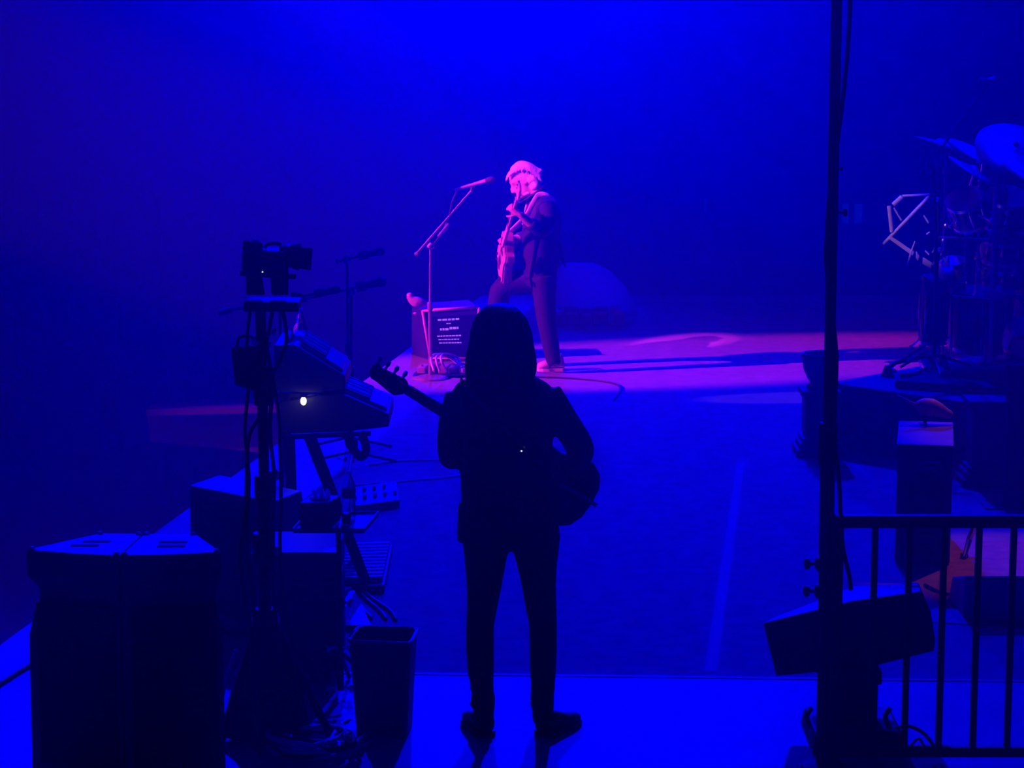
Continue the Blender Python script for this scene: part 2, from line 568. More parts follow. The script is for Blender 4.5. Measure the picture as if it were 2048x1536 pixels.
for k in range(4):
    u = .035 + k * hl * .24
    bm = BM()
    tube(bm, [Hh(u, .020, .008), Hh(u, .046, .008)], .006, n=8)
    tube(bm, [Hh(u, .042, .004), Hh(u, .052, .004), Hh(u, .066, .004)], [.010, .017, .013], n=10, flat=.6)
    obj('tuning_peg', bm, chrome, hs, smooth=True)
for k in range(4):
    o_ = -.0105 + .007 * k
    obj('string', tube(BM(), [B(.26, o_ * 1.6, .040), joint + vv * o_ * 1.4 + nn * .042, nut + vv * o_ + nn * .036, Hh(.04 + k * hl * .22, .01, .022)], .0011, n=5), chrome, bass)
obj('bridge', prism(BM(), [B(.24, -.03, .022), B(.30, -.03, .022), B(.30, .03, .022), B(.24, .03, .022)], nn * .014), chrome, bass, bevel=.003)
for u in (.10, .17):
    obj('pickup', prism(BM(), [B(u, -.04, .020), B(u + .035, -.04, .020), B(u + .035, .04, .020), B(u, .04, .020)], nn * .012), black, bass, bevel=.003)
for u, v in ((.20, -.10), (.24, -.095), (.275, -.085)):
    obj('knob', lathe(BM(), B(u, v, .02), [(.011, 0), (.011, .018), (.008, .02)], 14, nn), chrome, bass)
obj('strap_button', tube(BM(), [tail - ax * .005, tail + ax * .014], [.006, .010], n=10), chrome, bass)
st = [bp(1186, 1008, .25), bp(1150, 985, .02), bp(1110, 960, -.135), bp(1050, 900, -.155), bp(985, 830, -.150), bp(930, 775, -.10), bp(922, 762, .0), bp(930, 800, .14), bp(985, 860, .24), B(-.11, .14)]
obj('strap', tube(BM(), smooth_path(st, 6), .024, n=8, flat=.12), leather, bass, smooth=True)

# ---- guitarist, in profile under the pink spot
YG = gp(1100, 742).y
g = lambda px, py, dy=0.0: at(px, py, YG + dy)
suit = mat('navy_suit_cloth', (0.012, 0.012, 0.04), 0.8, noise=.2, scale=30, bump=.2)
pale_hair = mat('pale_hair', (0.82, 0.78, 0.72), 0.6, noise=.2, scale=50, bump=.3)
guitarist = thing('person', 'pale-haired person in suit jacket bent over a guitar in pink light, facing left', 'person', gp(1085, 742))
GT = [(384, 1070, 1090, .07), (392, 1060, 1104, .14), (402, 1055, 1114, .19), (420, 1049, 1121, .215), (445, 1045, 1124, .21), (480, 1043, 1122, .19), (515, 1044, 1118, .18), (545, 1047, 1114, .18)]
GAL = [g(1092, 408, -.20), g(1098, 436, -.26), g(1086, 460, -.33), g(1060, 446, -.38), g(1040, 428, -.41)]
GAR = [g(1080, 408, .20), g(1078, 440, .25), g(1062, 470, .27), g(1035, 478, .17), g(1014, 478, .08)]
HIPN, KN, AN = g(1086, 552, -.10), g(1092, 632, -.13), g(1106, 716, -.13)
HIPF, KF, AF = g(1068, 556, .10), g(1000, 584, .14), g(1001, 718, .14)
hc = g(1046, 360)
hf, hu = Vector((-1, -.22, -.62)), Vector((-.55, 0, 1))
bm = BM()
prof(bm, GT + [(560, 1050, 1112, .15)], YG, -.03)
limb(bm, [HIPN, KN, AN, AN + Vector((0, 0, -.07))], [.085, .055, .042, .04])
limb(bm, [HIPF, KF, AF, AF + Vector((0, 0, -.07))], [.085, .058, .042, .04])
limb(bm, GAL, [.052, .046, .042, .036, .028])
limb(bm, GAR, [.052, .046, .042, .036, .028])
head_mesh(bm, hc, hf, hu, 1.1)
tube(bm, [g(1062, 372), g(1076, 386), g(1084, 400)], [.062, .065, .08], n=14)
hand(bm, GAL[4], g(1019, 412, -.38) - GAL[4], (.2, -1, .3), -1, .75)
hand(bm, GAR[4], g(1000, 482, .0) - GAR[4], (-1, -.1, .2), 1, .45)
remesh(obj('body', bm, skin, guitarist), 0.014, 2)

bm = BM()
prof(bm, GT + [(556, 1046, 1116, .185)], YG)
limb(bm, GAL[:4], [.072, .068, .062, .052])
limb(bm, GAR[:4], [.072, .068, .062, .052])
loft(bm, [(g(1116, 480), (.03, 0, 0), (0, .12, 0)), (g(1124, 510), (.02, 0, 0), (0, .11, 0)), (g(1131, 535), (.008, 0, 0), (0, .08, 0))], 12)
jk = remesh(obj('jacket', bm, suit, guitarist), 0.014, 3)
bm = BM()
loft(bm, [(g(1060, 392, -.02), (.075, 0, .05), (0, .10, 0)), (g(1076, 378, 0), (.075, 0, .05), (0, .09, 0))], 16)
obj('collar', bm, suit, jk, smooth=True)
bm = BM()
hexa(bm, [g(1053, 398, -.05), g(1053, 398, .05), g(1043, 450, .03), g(1043, 450, -.03), g(1063, 398, -.05), g(1063, 398, .05), g(1053, 450, .03), g(1053, 450, -.03)])
obj('shirt', bm, mat('pale_shirt', (.5, .5, .5), .8), guitarist, bevel=.01)

bm = BM()
prof(bm, [(535, 1050, 1113, .15), (555, 1048, 1114, .165), (572, 1055, 1112, .15)], YG)
limb(bm, [HIPN, KN, AN, AN + Vector((0, 0, -.035))], [.112, .080, .060, .056])
limb(bm, [HIPF, KF, AF, AF + Vector((0, 0, -.035))], [.112, .088, .064, .058])
remesh(obj('trousers', bm, suit, guitarist), 0.014, 3)
sneaker = mat('pale_sneaker', (.62, .52, .55), .5, noise=.1)
for hx, tx, py in ((1128, 1074, 741), (1022, 966, 735)):
    sh = shoe(guitarist, gp(hx, py), gp(tx, py + 1), sneaker, mat('white_sole', (.8, .8, .8), .5), h=.125, w_=.05)

bm = BM()
R_ = lambda px, py, dy, r: ball(bm, g(px, py, dy), r, 14, 9)
for px, py, dy, r in ((1048, 345, 0, (.108, .10, .088)), (1034, 342, 0, (.058, .085, .056)), (1026, 347, -.01, (.032, .055, .030)), (1064, 352, 0, (.07, .10, .085)), (1072, 346, 0, (.044, .07, .042)), (1078, 342, 0, (.030, .04, .022)), (1068, 368, 0, (.055, .092, .065)), (1058, 358, 0, (.06, .098, .06)), (1044, 334, 0, (.07, .08, .050))):
    R_(px, py, dy, r)
gh = remesh(obj('hair', bm, pale_hair, guitarist), 0.012, 2)
for k in range(30):
    t = k / 29
    px0, py0 = 1016 + 62 * t, 352 - 30 * math.sin(PI * (t * .78 + .12))
    dy = -.05 - .05 * math.sin(PI * t)
    sw = -5 + 9 * t
    pts = [g(px0 + 3, py0 + 3, dy + .03), g(px0 + sw * .3, py0 + 10, dy - .012), g(px0 + sw + random.uniform(-1, 1), py0 + 20 + random.uniform(-2, 3), dy - .016)]
    obj('hair_lock', tube(BM(), smooth_path(pts, 3), [.006, .006, .006, .005, .005, .004, .002], n=6), pale_hair, gh, smooth=True)
bm = BM()
ball(bm, g(1052, 385, -.01), (.050, .055, .034), 12, 8)
obj('beard', bm, pale_hair, guitarist, smooth=True)

# ---- electric guitar
gt, gn, gh_ = g(1004, 545, .22), g(1030, 428, -.34), g(1046, 374, -.58)
axg = (gn - gt).normalized()
nrm = Vector((-1, -.28, .12))
nrm = (nrm - axg * nrm.dot(axg)).normalized()
wv = nrm.cross(axg).normalized()
gtr = thing('electric_guitar', 'pale-topped electric guitar held upright by the pink-lit player', 'guitar', gt)
bl = .42
out = [(0, .0), (.012, .10), (.06, .165), (.13, .175), (.20, .135), (.25, .118), (.31, .14), (.37, .14), (.41, .09), (.40, .035), (.40, -.035), (.36, -.07), (.38, -.12), (.34, -.15), (.28, -.125), (.23, -.115), (.17, -.145), (.10, -.175), (.04, -.15), (.008, -.08)]
G_ = lambda u, v, d=0.0: gt + axg * u + wv * v + nrm * d
obj('body', prism(BM(), [G_(u, v, -.045) for u, v in out], nrm * .07), mat('guitar_side_wood', (.45, .18, .25), .4), gtr, bevel=.008)
obj('top', prism(BM(), [G_(.012 + u * .96, v * .95, .0255) for u, v in out], nrm * .008), mat('guitar_top_maple', (.75, .6, .45), .35, noise=.15, scale=12), gtr)
bm = BM()
nk0, nk1 = G_(.36, 0, .03), gn + nrm * .01
e = wv * .024
nk1 = gt + axg * ((gh_ - gt).dot(axg) - .14)
hexa(bm, [nk0 + e, nk0 - e, nk1 - e * .8, nk1 + e * .8] + [p + nrm * .022 for p in (nk0 + e, nk0 - e, nk1 - e * .8, nk1 + e * .8)])
obj('neck', bm, mat('guitar_neck_wood', (.8, .65, .5), .4), gtr, bevel=.004)
bm = BM()
hh0 = nk1
poly = [hh0 + wv * .022, hh0 + wv * .042 + axg * .03, hh0 + wv * .036 + axg * .15, hh0 + axg * .165, hh0 - wv * .036 + axg * .15, hh0 - wv * .042 + axg * .03, hh0 - wv * .022]
hs = obj('headstock', prism(BM(), poly, nrm * .016), mat('guitar_neck_wood', (.5, .32, .2)), gtr, bevel=.003)
for k in range(3):
    for sgn in (-1, 1):
        p = hh0 + axg * (.045 + .04 * k) + nrm * .008
        obj('tuning_peg', tube(BM(), [p + wv * sgn * .036, p + wv * sgn * .055, p + wv * sgn * .068], [.004, .005, .011], n=8), chrome, hs)
for u in (.15, .27):
    obj('pickup', prism(BM(), [G_(u, -.035, .032), G_(u + .035, -.035, .032), G_(u + .035, .035, .032), G_(u, .035, .032)], nrm * .008), chrome, gtr)
obj('bridge', prism(BM(), [G_(.10, -.04, .032), G_(.115, -.04, .032), G_(.115, .04, .032), G_(.10, .04, .032)], nrm * .014), chrome, gtr)
for k in range(6):
    v = -.018 + .0072 * k
    obj('string', tube(BM(), [G_(.105, v, .05), hh0 + wv * v * .8 + nrm * .03 + axg * .03], .0008, n=4), chrome, gtr)
for u, v in ((.05, .10), (.09, .12), (.05, -.10), (.09, -.125)):
    obj('knob', lathe(BM(), G_(u, v, .03), [(.012, 0), (.011, .016), (.008, .018)], 12, nrm), black, gtr)
sp = [G_(.0, 0, -.01), g(1080, 520, .20), g(1112, 440, .05), g(1100, 396, -.05), g(1078, 390, -.13), g(1064, 410, -.235), g(1052, 432, -.27), G_(.40, .10, -.02)]
obj('strap', tube(BM(), smooth_path(sp, 6), .022, n=8, flat=.2), mat('pale_strap', (.75, .7, .7), .6), gtr, smooth=True)

# ------------------------------------------------------------------ gear on the left
def ctube(name, a, b, r, m, parent, n=12, r2=None):
    return obj(name, tube(BM(), [a, b], [r, r if r2 is None else r2], n=n), m, parent, smooth=False)


def collar(name, c, r, h, m, parent, axis=(0, 0, 1)):
    return obj(name, lathe(BM(), c, [(r * .9, -h / 2), (r, -h * .35), (r, h * .35), (r * .9, h / 2)], 14, axis), m, parent)


def clamp_knob(c, d, parent, m=None, s=1.0):
    c, d = Vector(c), Vector(d).normalized()
    bm = BM()
    tube(bm, [c, c + d * .035 * s], .006 * s, n=8)
    lathe(bm, c + d * .03 * s, [(.012 * s, 0), (.018 * s, .004 * s), (.018 * s, .014 * s), (.012 * s, .018 * s)], 10, d)
    return obj('clamp_knob', bm, m or chrome, parent)


# ---- twin trapezoid loudspeaker stack, front left
cab = mat('speaker_cabinet_paint', (0.11, 0.11, 0.12), 0.38, noise=.2, scale=60, bump=.12)
grille_m = mat('speaker_grille_mesh', (0.02, 0.02, 0.022), 0.6, noise=.5, scale=220, bump=.4)
zt = 0.90
fl, fr, bl_, br_ = gp(50, 1099, zt), gp(444, 1104, zt), gp(200, 1066, zt), gp(392, 1067, zt)
fm, bmid = gp(238, 1111, zt), gp(287, 1067, zt)
for nm, a0, a1, b0, b1, lab in (('left', fl, fm, bl_, bmid, 'left half of the big black loudspeaker pair at the lower left, slotted bright top'),
                                ('right', fm, fr, bmid, br_, 'right half of the big black loudspeaker pair at the lower left, beside the camera stand')):
    t = thing('loudspeaker_cabinet', lab, 'loudspeaker', ((a0.x + a1.x + b0.x + b1.x) / 4, (a0.y + b0.y) / 2, 0), 'black loudspeaker pair at the lower left')
    sgn = -1 if nm == 'left' else 1
    gap = Vector((.0025, 0, 0))
    a0, a1, b0, b1 = a0 + gap, a1 - gap, b0 + gap, b1 - gap
    o_in, o_out = (a1, b1), (a0, b0)
    if nm == 'right':
        o_in, o_out = (a0, b0), (a1, b1)
    rows = [(zt, 0), (zt - .10, 0), (zt - .15, -.045), (zt - .18, -.05), (zt - .24, -.025), (zt - .34, .0), (.02, .004)]   # lip, handhold notch, body
    bm = BM()
    rings = []
    for z, o in rows:
        ring = []
        for base, outer in ((o_in[0], 0), (o_out[0], 1), (o_out[1], 1), (o_in[1], 0)):
            p = Vector((base.x, base.y, z))
            if outer:
                p.x += sgn * o * (1 if nm == 'left' else .45)
            ring.append(bm.verts.new(p))
        # curved front: a middle vertex pushed towards the camera
        mid = bm.verts.new((ring[0].co + ring[1].co) / 2 + Vector((0, -.012, 0)))
        rings.append([ring[0], mid, ring[1], ring[2], ring[3]])
    for r0, r1 in zip(rings, rings[1:]):
        for k in range(5):
            bm.faces.new((r0[k], r0[(k + 1) % 5], r1[(k + 1) % 5], r1[k]))
    bm.faces.new(rings[0])
    bm.faces.new(rings[-1][::-1])
    body = obj('cabinet', bm, cab, t, bevel=.006)
    # front grille
    gm = BM()
    w0, w1 = (o_out[0], o_in[0]) if nm == 'left' else (o_in[0], o_out[0])
    d_ = (w1 - w0)
    p0, p1 = w0 + d_ * .10, w0 + d_ * .94
    mid = (p0 + p1) / 2 + Vector((0, -.022, 0))
    poly = [Vector((p.x, p.y - .014, zz)) for p, zz in ((p0, .06), (mid, .06), (p1, .06), (p1, zt - .20), (mid, zt - .20), (p0, zt - .20))]
    prism(gm, poly, (0, .012, 0))
    obj('grille', gm, grille_m, t)
    # two slot handles let into the top
    cc = (a0 + a1 + b0 + b1) / 4
    for k, dy in enumerate((-.05, .02)):
        wv_ = (b1 - b0).normalized()
        c = Vector((cc.x + (-.015 if nm == 'left' else .01) + dy * (.5 if nm == 'left' else 0), cc.y + dy, zt))
        bm = BM()
        box(bm, (c.x - .055, c.y - .016, zt - .003), (c.x + .055, c.y + .016, zt + .0035))
        obj('slot_handle', bm, mat('slot_black', (.004, .004, .004), .9), t, bevel=.006)
    for p in (a0, a1, b0, b1):
        q = p + (cc - p) * .09
        obj('corner_bolt', lathe(BM(), (q.x, q.y, zt), [(.012, 0), (.012, .006), (.007, .010)], 8), chrome, t)
    for p in (a0, a1, b0, b1):
        q = p + (cc - p) * .12
        obj('foot', lathe(BM(), (q.x, q.y, .001), [(.022, 0), (.022, .02)], 10), rubber, t)

# ---- monitor case and flight case behind the camera stand
yw = 11.6
t = thing('stage_monitor', 'dark stage monitor box behind the loudspeaker pair, near the stage edge', 'loudspeaker', gp(460, 1150))
zt2 = at(378, 970, yw).z
p0, p1 = at(378, 970, yw), at(545, 1003, yw - .35)
bm = BM()
ln = (p1 - p0)
bk = Vector((.16, .34, 0))
base0, base1 = Vector((p0.x, p0.y, .022)), Vector((p1.x + .02, p1.y, .022))
hexa(bm, [base0, base1, base1 + bk, base0 + bk, p0, Vector((p1.x, p1.y, p1.z)), Vector((p1.x, p1.y, p1.z)) + bk * .72, p0 + bk * .72])
obj('cabinet', bm, cab, t, bevel=.008)
bm = BM()
f0, f1 = base0 + ln * .06 + Vector((0, -.014, .05)), base1 - ln * .06 + Vector((0, -.014, .05))
prism(bm, [f0 + Vector((0, 0, .02)), f1 + Vector((0, 0, .02)), Vector((f1.x, f1.y, p1.z - .07)), Vector((f0.x, f0.y, p0.z - .07))], (0, .01, 0))
obj('grille', bm, grille_m, t)
for q in (base0, base1, base1 + bk, base0 + bk):
    qq = q + (base0 + base1 + bk - q * 2) * .08
    obj('foot', lathe(BM(), (qq.x, qq.y, .0), [(.02, 0), (.02, .024)], 8), rubber, t)
obj('top_bolt', lathe(BM(), p0 + ln * .78 + bk * .3, [(.010, 0), (.010, .01), (.006, .014)], 8), chrome, t)

yl = 10.62
t = thing('flight_case', 'dark flight case standing on the floor behind the drinks tray pole', 'case', gp(600, 1400))
a, b = at(500, 1105, yl), at(676, 1105, yl)
zc = a.z
x0, x1, y0, y1 = a.x, b.x, yl, yl + .42
obj('body', box(BM(), (x0, y0, .06), (x1, y1, zc - .14)), mat('flight_case_laminate', (.035, .035, .04), .5, noise=.25, scale=30), t, bevel=.006)
obj('lid', box(BM(), (x0, y0, zc - .132), (x1, y1, zc)), mat('flight_case_laminate', (.035, .035, .04)), t, bevel=.006)
alu = mat('aluminium_edge', (.10, .10, .11), .4, .9)
for xx in (x0, x1):
    obj('edge_trim', box(BM(), (xx - .008, y0 - .006, .06), (xx + .008, y0 + .008, zc - .14)), alu, t)
obj('edge_trim', box(BM(), (x0, y0 - .006, zc - .146), (x1, y0 + .008, zc - .126)), alu, t)
for xx in (x0 + .09, x1 - .09):
    l_ = obj('latch', box(BM(), (xx - .03, y0 - .012, zc - .19), (xx + .03, y0 + .004, zc - .09)), alu, t, bevel=.004)
for xx in (x0 + .05, x1 - .05):
    for yy in (y0 + .05, y1 - .05):
        obj('castor', lathe(BM(), (xx - .012, yy, .03), [(.02, 0), (.03, .004), (.03, .02), (.02, .024)], 12, (1, 0, 0)), rubber, t)

# ---- broadcast camera on a tripod
yt = gp(535, 1490).y
c = lambda px, py, dy=0.0: at(px, py, yt + dy)
base = gp(532, 1490)
t = thing('camera_tripod', 'black tripod column carrying the broadcast camera, cables hanging down it', 'tripod', base)
col = [c(531, 1500), c(529, 1240), c(527, 1000), c(524, 700), c(521, 626)]
m_col = black_metal
ctube('lower_column', Vector((base.x, base.y, .30)), c(529, 975), .028, m_col, t)
ctube('upper_column', c(529, 980), c(521, 624), .021, m_col, t)
for px, py, r, h in ((529, 975, .040, .10), (525, 770, .036, .16), (526, 1095, .044, .12), (531, 1238, .046, .09)):
    collar('column_collar', c(px, py), r, h, m_col, t)
for px, py, sx in ((540, 945, 1), (545, 1100, 1), (516, 1098, -1), (544, 950, 1)):
    clamp_knob(c(px - 8 * sx, py), (sx, -.4, 0), t)
for (fx, fy), (hx, hy) in (((430, 1532), (516, 1240)), ((672, 1500), (545, 1240)), ((560, 1420), (531, 1236))):
    foot = gp(fx, fy)
    top = c(hx, hy)
    lg = ctube('leg', top, foot + Vector((0, 0, .02)), .016, m_col, t)
    obj('rubber_foot', lathe(BM(), foot, [(.026, .0005), (.026, .02), (.015, .045)], 10), rubber, lg)
    collar('leg_hinge', top, .026, .05, chrome, t)
obj('spreader', lathe(BM(), (base.x, base.y, .30), [(.05, 0), (.05, .03), (.03, .04)], 14), m_col, t)
# weight bag slung over the legs
bm = BM()
rings = [(c(534, 1248), (.030, 0, 0), (0, .03, 0)), (c(534, 1290, .0), (.075, 0, 0), (0, .06, 0)), (c(536, 1350, .02), (.135, 0, 0), (0, .10, 0)), (c(534, 1420, .03), (.165, 0, 0), (0, .11, 0)), (Vector((base.x - .01, base.y + .05, .07)), (.185, 0, 0), (0, .12, 0)), (Vector((base.x - .01, base.y + .05, .03)), (.185, 0, 0), (0, .11, 0))]
loft(bm, rings, 28)
for v in bm.verts:
    v.co += Vector((random.uniform(-.008, .008), random.uniform(-.008, .008), random.uniform(-.003, .003)))
drape = obj('drape', bm, mat('black_drape', (.02, .02, .022), .9, noise=.3, scale=30), t, smooth=True)
drape['label'] = 'black cloth drape over the tripod legs'

ct = thing('broadcast_camera', 'black broadcast camera with long lens on top of the tripod', 'camera', c(522, 622))
obj('mount_box', box(BM(), c(487, 624, -.06), c(603, 594, .10)), black, ct, bevel=.006)
for px in (585, 592, 600):
    obj('connector', lathe(BM(), c(px, 592, .0), [(.008, -.004), (.008, .010), (.005, .014)], 10), chrome, ct)
obj('pan_arm', hexa(BM(), [c(492, 590, -.05), c(530, 590, -.05), c(530, 590, .06), c(492, 590, .06), c(492, 540, -.05), c(522, 540, -.05), c(522, 540, .06), c(492, 540, .06)]), black, ct, bevel=.006)
obj('tilt_arm', hexa(BM(), [c(543, 590, -.05), c(577, 590, -.05), c(577, 590, .06), c(543, 590, .06), c(540, 535, -.05), c(577, 535, -.05), c(577, 535, .06), c(540, 535, .06)]), black, ct, bevel=.006)
obj('cradle', box(BM(), c(487, 552, -.06), c(577, 534, .07)), black, ct, bevel=.004)
obj('tilt_axle', tube(BM(), [c(480, 546), c(592, 553)], .011, n=10), black_metal, ct)
obj('body', box(BM(), c(486, 545, -.075), c(576, 494, .085)), black, ct, bevel=.012)
obj('viewfinder', hexa(BM(), [c(483, 540, -.07), c(524, 540, -.07), c(524, 540, .07), c(483, 540, .07), c(486, 480, -.06), c(526, 484, -.06), c(526, 484, .06), c(486, 480, .06)]), black, ct, bevel=.010)
lens = obj('lens', tube(BM(), [c(560, 512), c(585, 512), c(590, 513), c(600, 514)], [.046, .046, .050, .054], n=24), black, ct)
hood = obj('lens_hood', hexa(BM(), [c(590, 536, -.07), c(622, 541, -.07), c(622, 541, .07), c(590, 536, .07), c(594, 494, -.07), c(625, 496, -.07), c(625, 496, .07), c(594, 494, .07)]), black, ct, bevel=.004)
obj('top_handle', tube(BM(), smooth_path([c(530, 496), c(534, 489), c(548, 487), c(560, 489), c(566, 496)], 4), .007, n=8), black_metal, ct)
obj('tally_lamp', box(BM(), c(578, 496, -.02), c(592, 488, .02)), chrome, ct, bevel=.003)
obj('zoom_motor', box(BM(), c(560, 497, -.085), c(580, 488, -.03)), chrome, ct, bevel=.004)
obj('microphone_tube', tube(BM(), [c(505, 481, .02), c(520, 484, .02)], .006, n=8), chrome, ct)
obj('status_light', ball(BM(), c(525, 544, -.075), .003), MATS["white_led"], ct)

# cables hanging along the tripod
k = 0
for pts, r, lab in (
        ([c(545, 624, -.03), c(538, 660, -.04), c(533, 700, -.05), c(545, 760, -.05), c(540, 860, -.05), c(548, 950, -.05), c(546, 1060, -.05), c(548, 1200, -.05), c(560, 1300, -.12), gp(575, 1480)], .008, 'black cable running down the right side of the tripod column'),
        ([c(566, 624, .02), c(572, 660, .02), c(571, 690, .0), c(556, 730, -.03), c(535, 760, -.05), c(520, 830, -.06), c(497, 880, -.06), c(492, 1000, -.06), c(486, 1060, -.06), c(480, 1120, -.06), c(488, 1200, -.06), c(500, 1260, -.10), gp(512, 1500)], .008, 'black cable looping out to the left of the tripod column'),
        ([c(500, 624, .03), c(494, 680, .03), c(498, 760, .0), c(490, 860, -.03), c(498, 960, -.05), c(494, 1080, -.05), c(505, 1200, -.05), c(512, 1290, -.16), gp(520, 1515)], .007, 'thin cable hanging closest to the left of the tripod column'),
        ([c(535, 700, -.05), c(556, 820, -.04), c(560, 900, -.04), c(562, 1000, -.05), c(560, 1090, -.05), c(566, 1180, -.05), c(585, 1300, -.14), gp(600, 1470)], .007, 'thin cable hanging furthest right along the tripod column')):
    tag(cable('cable', pts, r, rubber), lab, 'cable', 'cables down the tripod')
# power box strapped to the column
t = thing('power_box', 'dark bulky power box strapped to the tripod column with small lights', 'box', c(500, 780))
obj('body', hexa(BM(), [c(470, 770, -.02), c(520, 785, -.02), c(520, 785, .08), c(470, 770, .08), c(462, 695, -.02), c(522, 690, -.02), c(522, 690, .08), c(462, 695, .08)]), mat('dark_grey_plastic', (.035, .035, .04), .5), t, bevel=.010)
obj('light', ball(BM(), c(473, 716, -.024), .004), chrome, t)
obj('handle', tube(BM(), smooth_path([c(474, 694, .02), c(478, 676, .02), c(496, 672, .02), c(512, 680, .02), c(514, 692, .02)], 5), .006, n=8), black_metal, t)
for px, py in ((508, 684), (533, 678), (546, 668), (535, 695), (512, 690)):
    obj('connector', lathe(BM(), c(px, py, -.03), [(.009, 0), (.009, .02), (.006, .03)], 10, (.3, -.6, .6)), chrome, t)

# ---- drinks tray on a pole
yp = gp(672, 1414).y
q = lambda px, py, dy=0.0: at(px, py, yp + dy)
zt3 = q(672, 1060).z
t = thing('tray_stand', 'thin black pole stand with a flat tray holding tissue box and bottle', 'stand', (q(672, 1400).x, yp, 0))
tf0, tf1, tb1, tb0 = gp(586, 1061, zt3), gp(728, 1061, zt3), gp(757, 1027, zt3), gp(616, 1027, zt3)
bm = BM()
hexa(bm, [p - Vector((0, 0, .012)) for p in (tf0, tf1, tb1, tb0)] + [tf0, tf1, tb1, tb0])
tr = obj('tray', bm, black, t, bevel=.003)
for a_, b_ in ((tf0, tf1), (tf1, tb1), (tb1, tb0), (tb0, tf0)):
    obj('rim', tube(BM(), [a_ + Vector((0, 0, .006)), b_ + Vector((0, 0, .006))], .005, n=6), black, tr)
px_ = q(672, 1100).x
pole_y = (tf0.y + tb0.y) / 2
ctube('pole', Vector((px_, pole_y, .03)), Vector((px_, pole_y, .42)), .016, black_metal, t)
ctube('inner_pole', Vector((px_, pole_y, .40)), Vector((px_, pole_y, zt3 - .012)), .011, black_metal, t)
collar('collar', Vector((px_, pole_y, .42)), .022, .05, black_metal, t)
for z, s_ in ((.42, 1), (.22, 1), (.22, -1), (.04, 1), (.04, -1)):
    clamp_knob(Vector((px_ + .012 * s_, pole_y - .005, z)), (s_, -.3, 0), t)
for a_ in (-2.5, -.4, 1.5):
    d_ = Vector((math.cos(a_), math.sin(a_), 0))
    lg = ctube('leg', Vector((px_, pole_y, .20)), Vector((px_, pole_y, .012)) + d_ * .27, .009, black_metal, t)
    obj('rubber_foot', ball(BM(), Vector((px_, pole_y, .0125)) + d_ * .27, .012, 8, 6), rubber, lg)
t = thing('tissue_box', 'dark tissue box with a white tissue poking out, on the tray', 'box', gp(640, 1048, zt3))
s0, s1 = gp(599, 1052, zt3 + .001), gp(656, 1052, zt3 + .001)
wbx = (s1 - s0).length
hbx = at(620, 1006, s0.y).z - zt3
bk = Vector((.045, .155, 0))
up_ = Vector((0, 0, hbx))
card = mat('tissue_box_card', (.05, .05, .06), .6)
obj('carton', hexa(BM(), [s0, s1, s1 + bk, s0 + bk, s0 + up_, s1 + up_, s1 + bk + up_, s0 + bk + up_]), card, t, bevel=.003)
cm = (s0 + s1 + bk) / 2 + up_
obj('slot', lathe(BM(), cm, [(.045, -.001), (.045, .002)], 20), mat('slot_black', (.004, .004, .004)), t)
bm = BM()
wht = mat('white_tissue', (.85, .85, .85), .9, trans=.5)
for i in range(3):
    pts = [cm + Vector((-.03 + .025 * i, -.005 * i, -.002)), cm + Vector((-.02 + .028 * i, 0, .02)), cm + Vector((-.035 + .03 * i, .008, .042 + .012 * (i % 2)))]
    tube(bm, smooth_path(pts, 3), [.015, .018, .020, .020, .021, .018, .010], n=8, flat=.35)
tis = obj('tissue', bm, wht, t, smooth=True)
remesh(tis, .004, 1)
t = thing('water_bottle', 'clear plastic water bottle standing on the tray beside the tissue box', 'bottle', gp(698, 1040, zt3))
bpz = gp(698, 1040, zt3 + .001)
hgt = at(698, 942, bpz.y).z - zt3
plast = mat('clear_bottle_plastic', (.95, .95, 1.0), .08, trans=1.0)
plast.node_tree.nodes['Principled BSDF'].inputs['IOR'].default_value = 1.12
obj('bottle', lathe(BM(), bpz, [(.026, 0), (.029, .006), (.029, hgt * .3), (.026, hgt * .36), (.029, hgt * .42), (.029, hgt * .68), (.022, hgt * .8), (.012, hgt * .9), (.012, hgt * .94)], 20), plast, t, smooth=True)
obj('cap', lathe(BM(), bpz + Vector((0, 0, hgt * .94)), [(.0145, 0), (.0145, hgt * .055), (.012, hgt * .06)], 16), wht, t)
obj('label_band', lathe(BM(), bpz, [(.0296, hgt * .46), (.0296, hgt * .64)], 20), mat('bottle_label', (.2, .2, .25), .6), t)
t = thing('drinking_glass', 'short glass near the front edge of the tray', 'glass', gp(690, 1052, zt3))
gg = gp(692, 1049, zt3 + .001)
obj('glass', lathe(BM(), gg, [(.018, 0), (.022, .05), (.0205, .05), (.017, .005)], 16), plast, t, smooth=True)

# ---- slim waste bin
t = thing('waste_bin', 'slim dark rectangular waste bin with a bright rim, beside the foreground player', 'bin', gp(770, 1465))
bz = .42
near_l, near_r, far_r, far_l = gp(693, 1280, bz), gp(822, 1286, bz), gp(838, 1255, bz), gp(716, 1252, bz)
fbase = gp(768, 1466).y
dyb = fbase - near_l.y
def rrect(p, inset, z, dy, n=4):
    """rounded quad ring"""
    cc_ = sum(p, Vector()) / 4
    P_ = [cc_ + (v - cc_) * inset for v in p]
    outp = []
    for i in range(4):
        a_, b_, d_ = P_[i - 1], P_[i], P_[(i + 1) % 4]
        for k_ in range(n + 1):
            tt = k_ / n
            s_, e_ = b_ + (a_ - b_) * .16, b_ + (d_ - b_) * .16
            v = s_ * (1 - tt) ** 2 + b_ * 2 * tt * (1 - tt) + e_ * tt ** 2
            outp.append(Vector((v.x, v.y + dy, z)))
    return outp
P4 = [near_l, near_r, far_r, far_l]
bm = BM()
levels = [rrect(P4, .80, .002, dyb * .35), rrect(P4, .97, bz - .02, 0), rrect(P4, .97, bz, 0), rrect(P4, .93, bz, 0), rrect(P4, .77, .012, dyb * .35)]
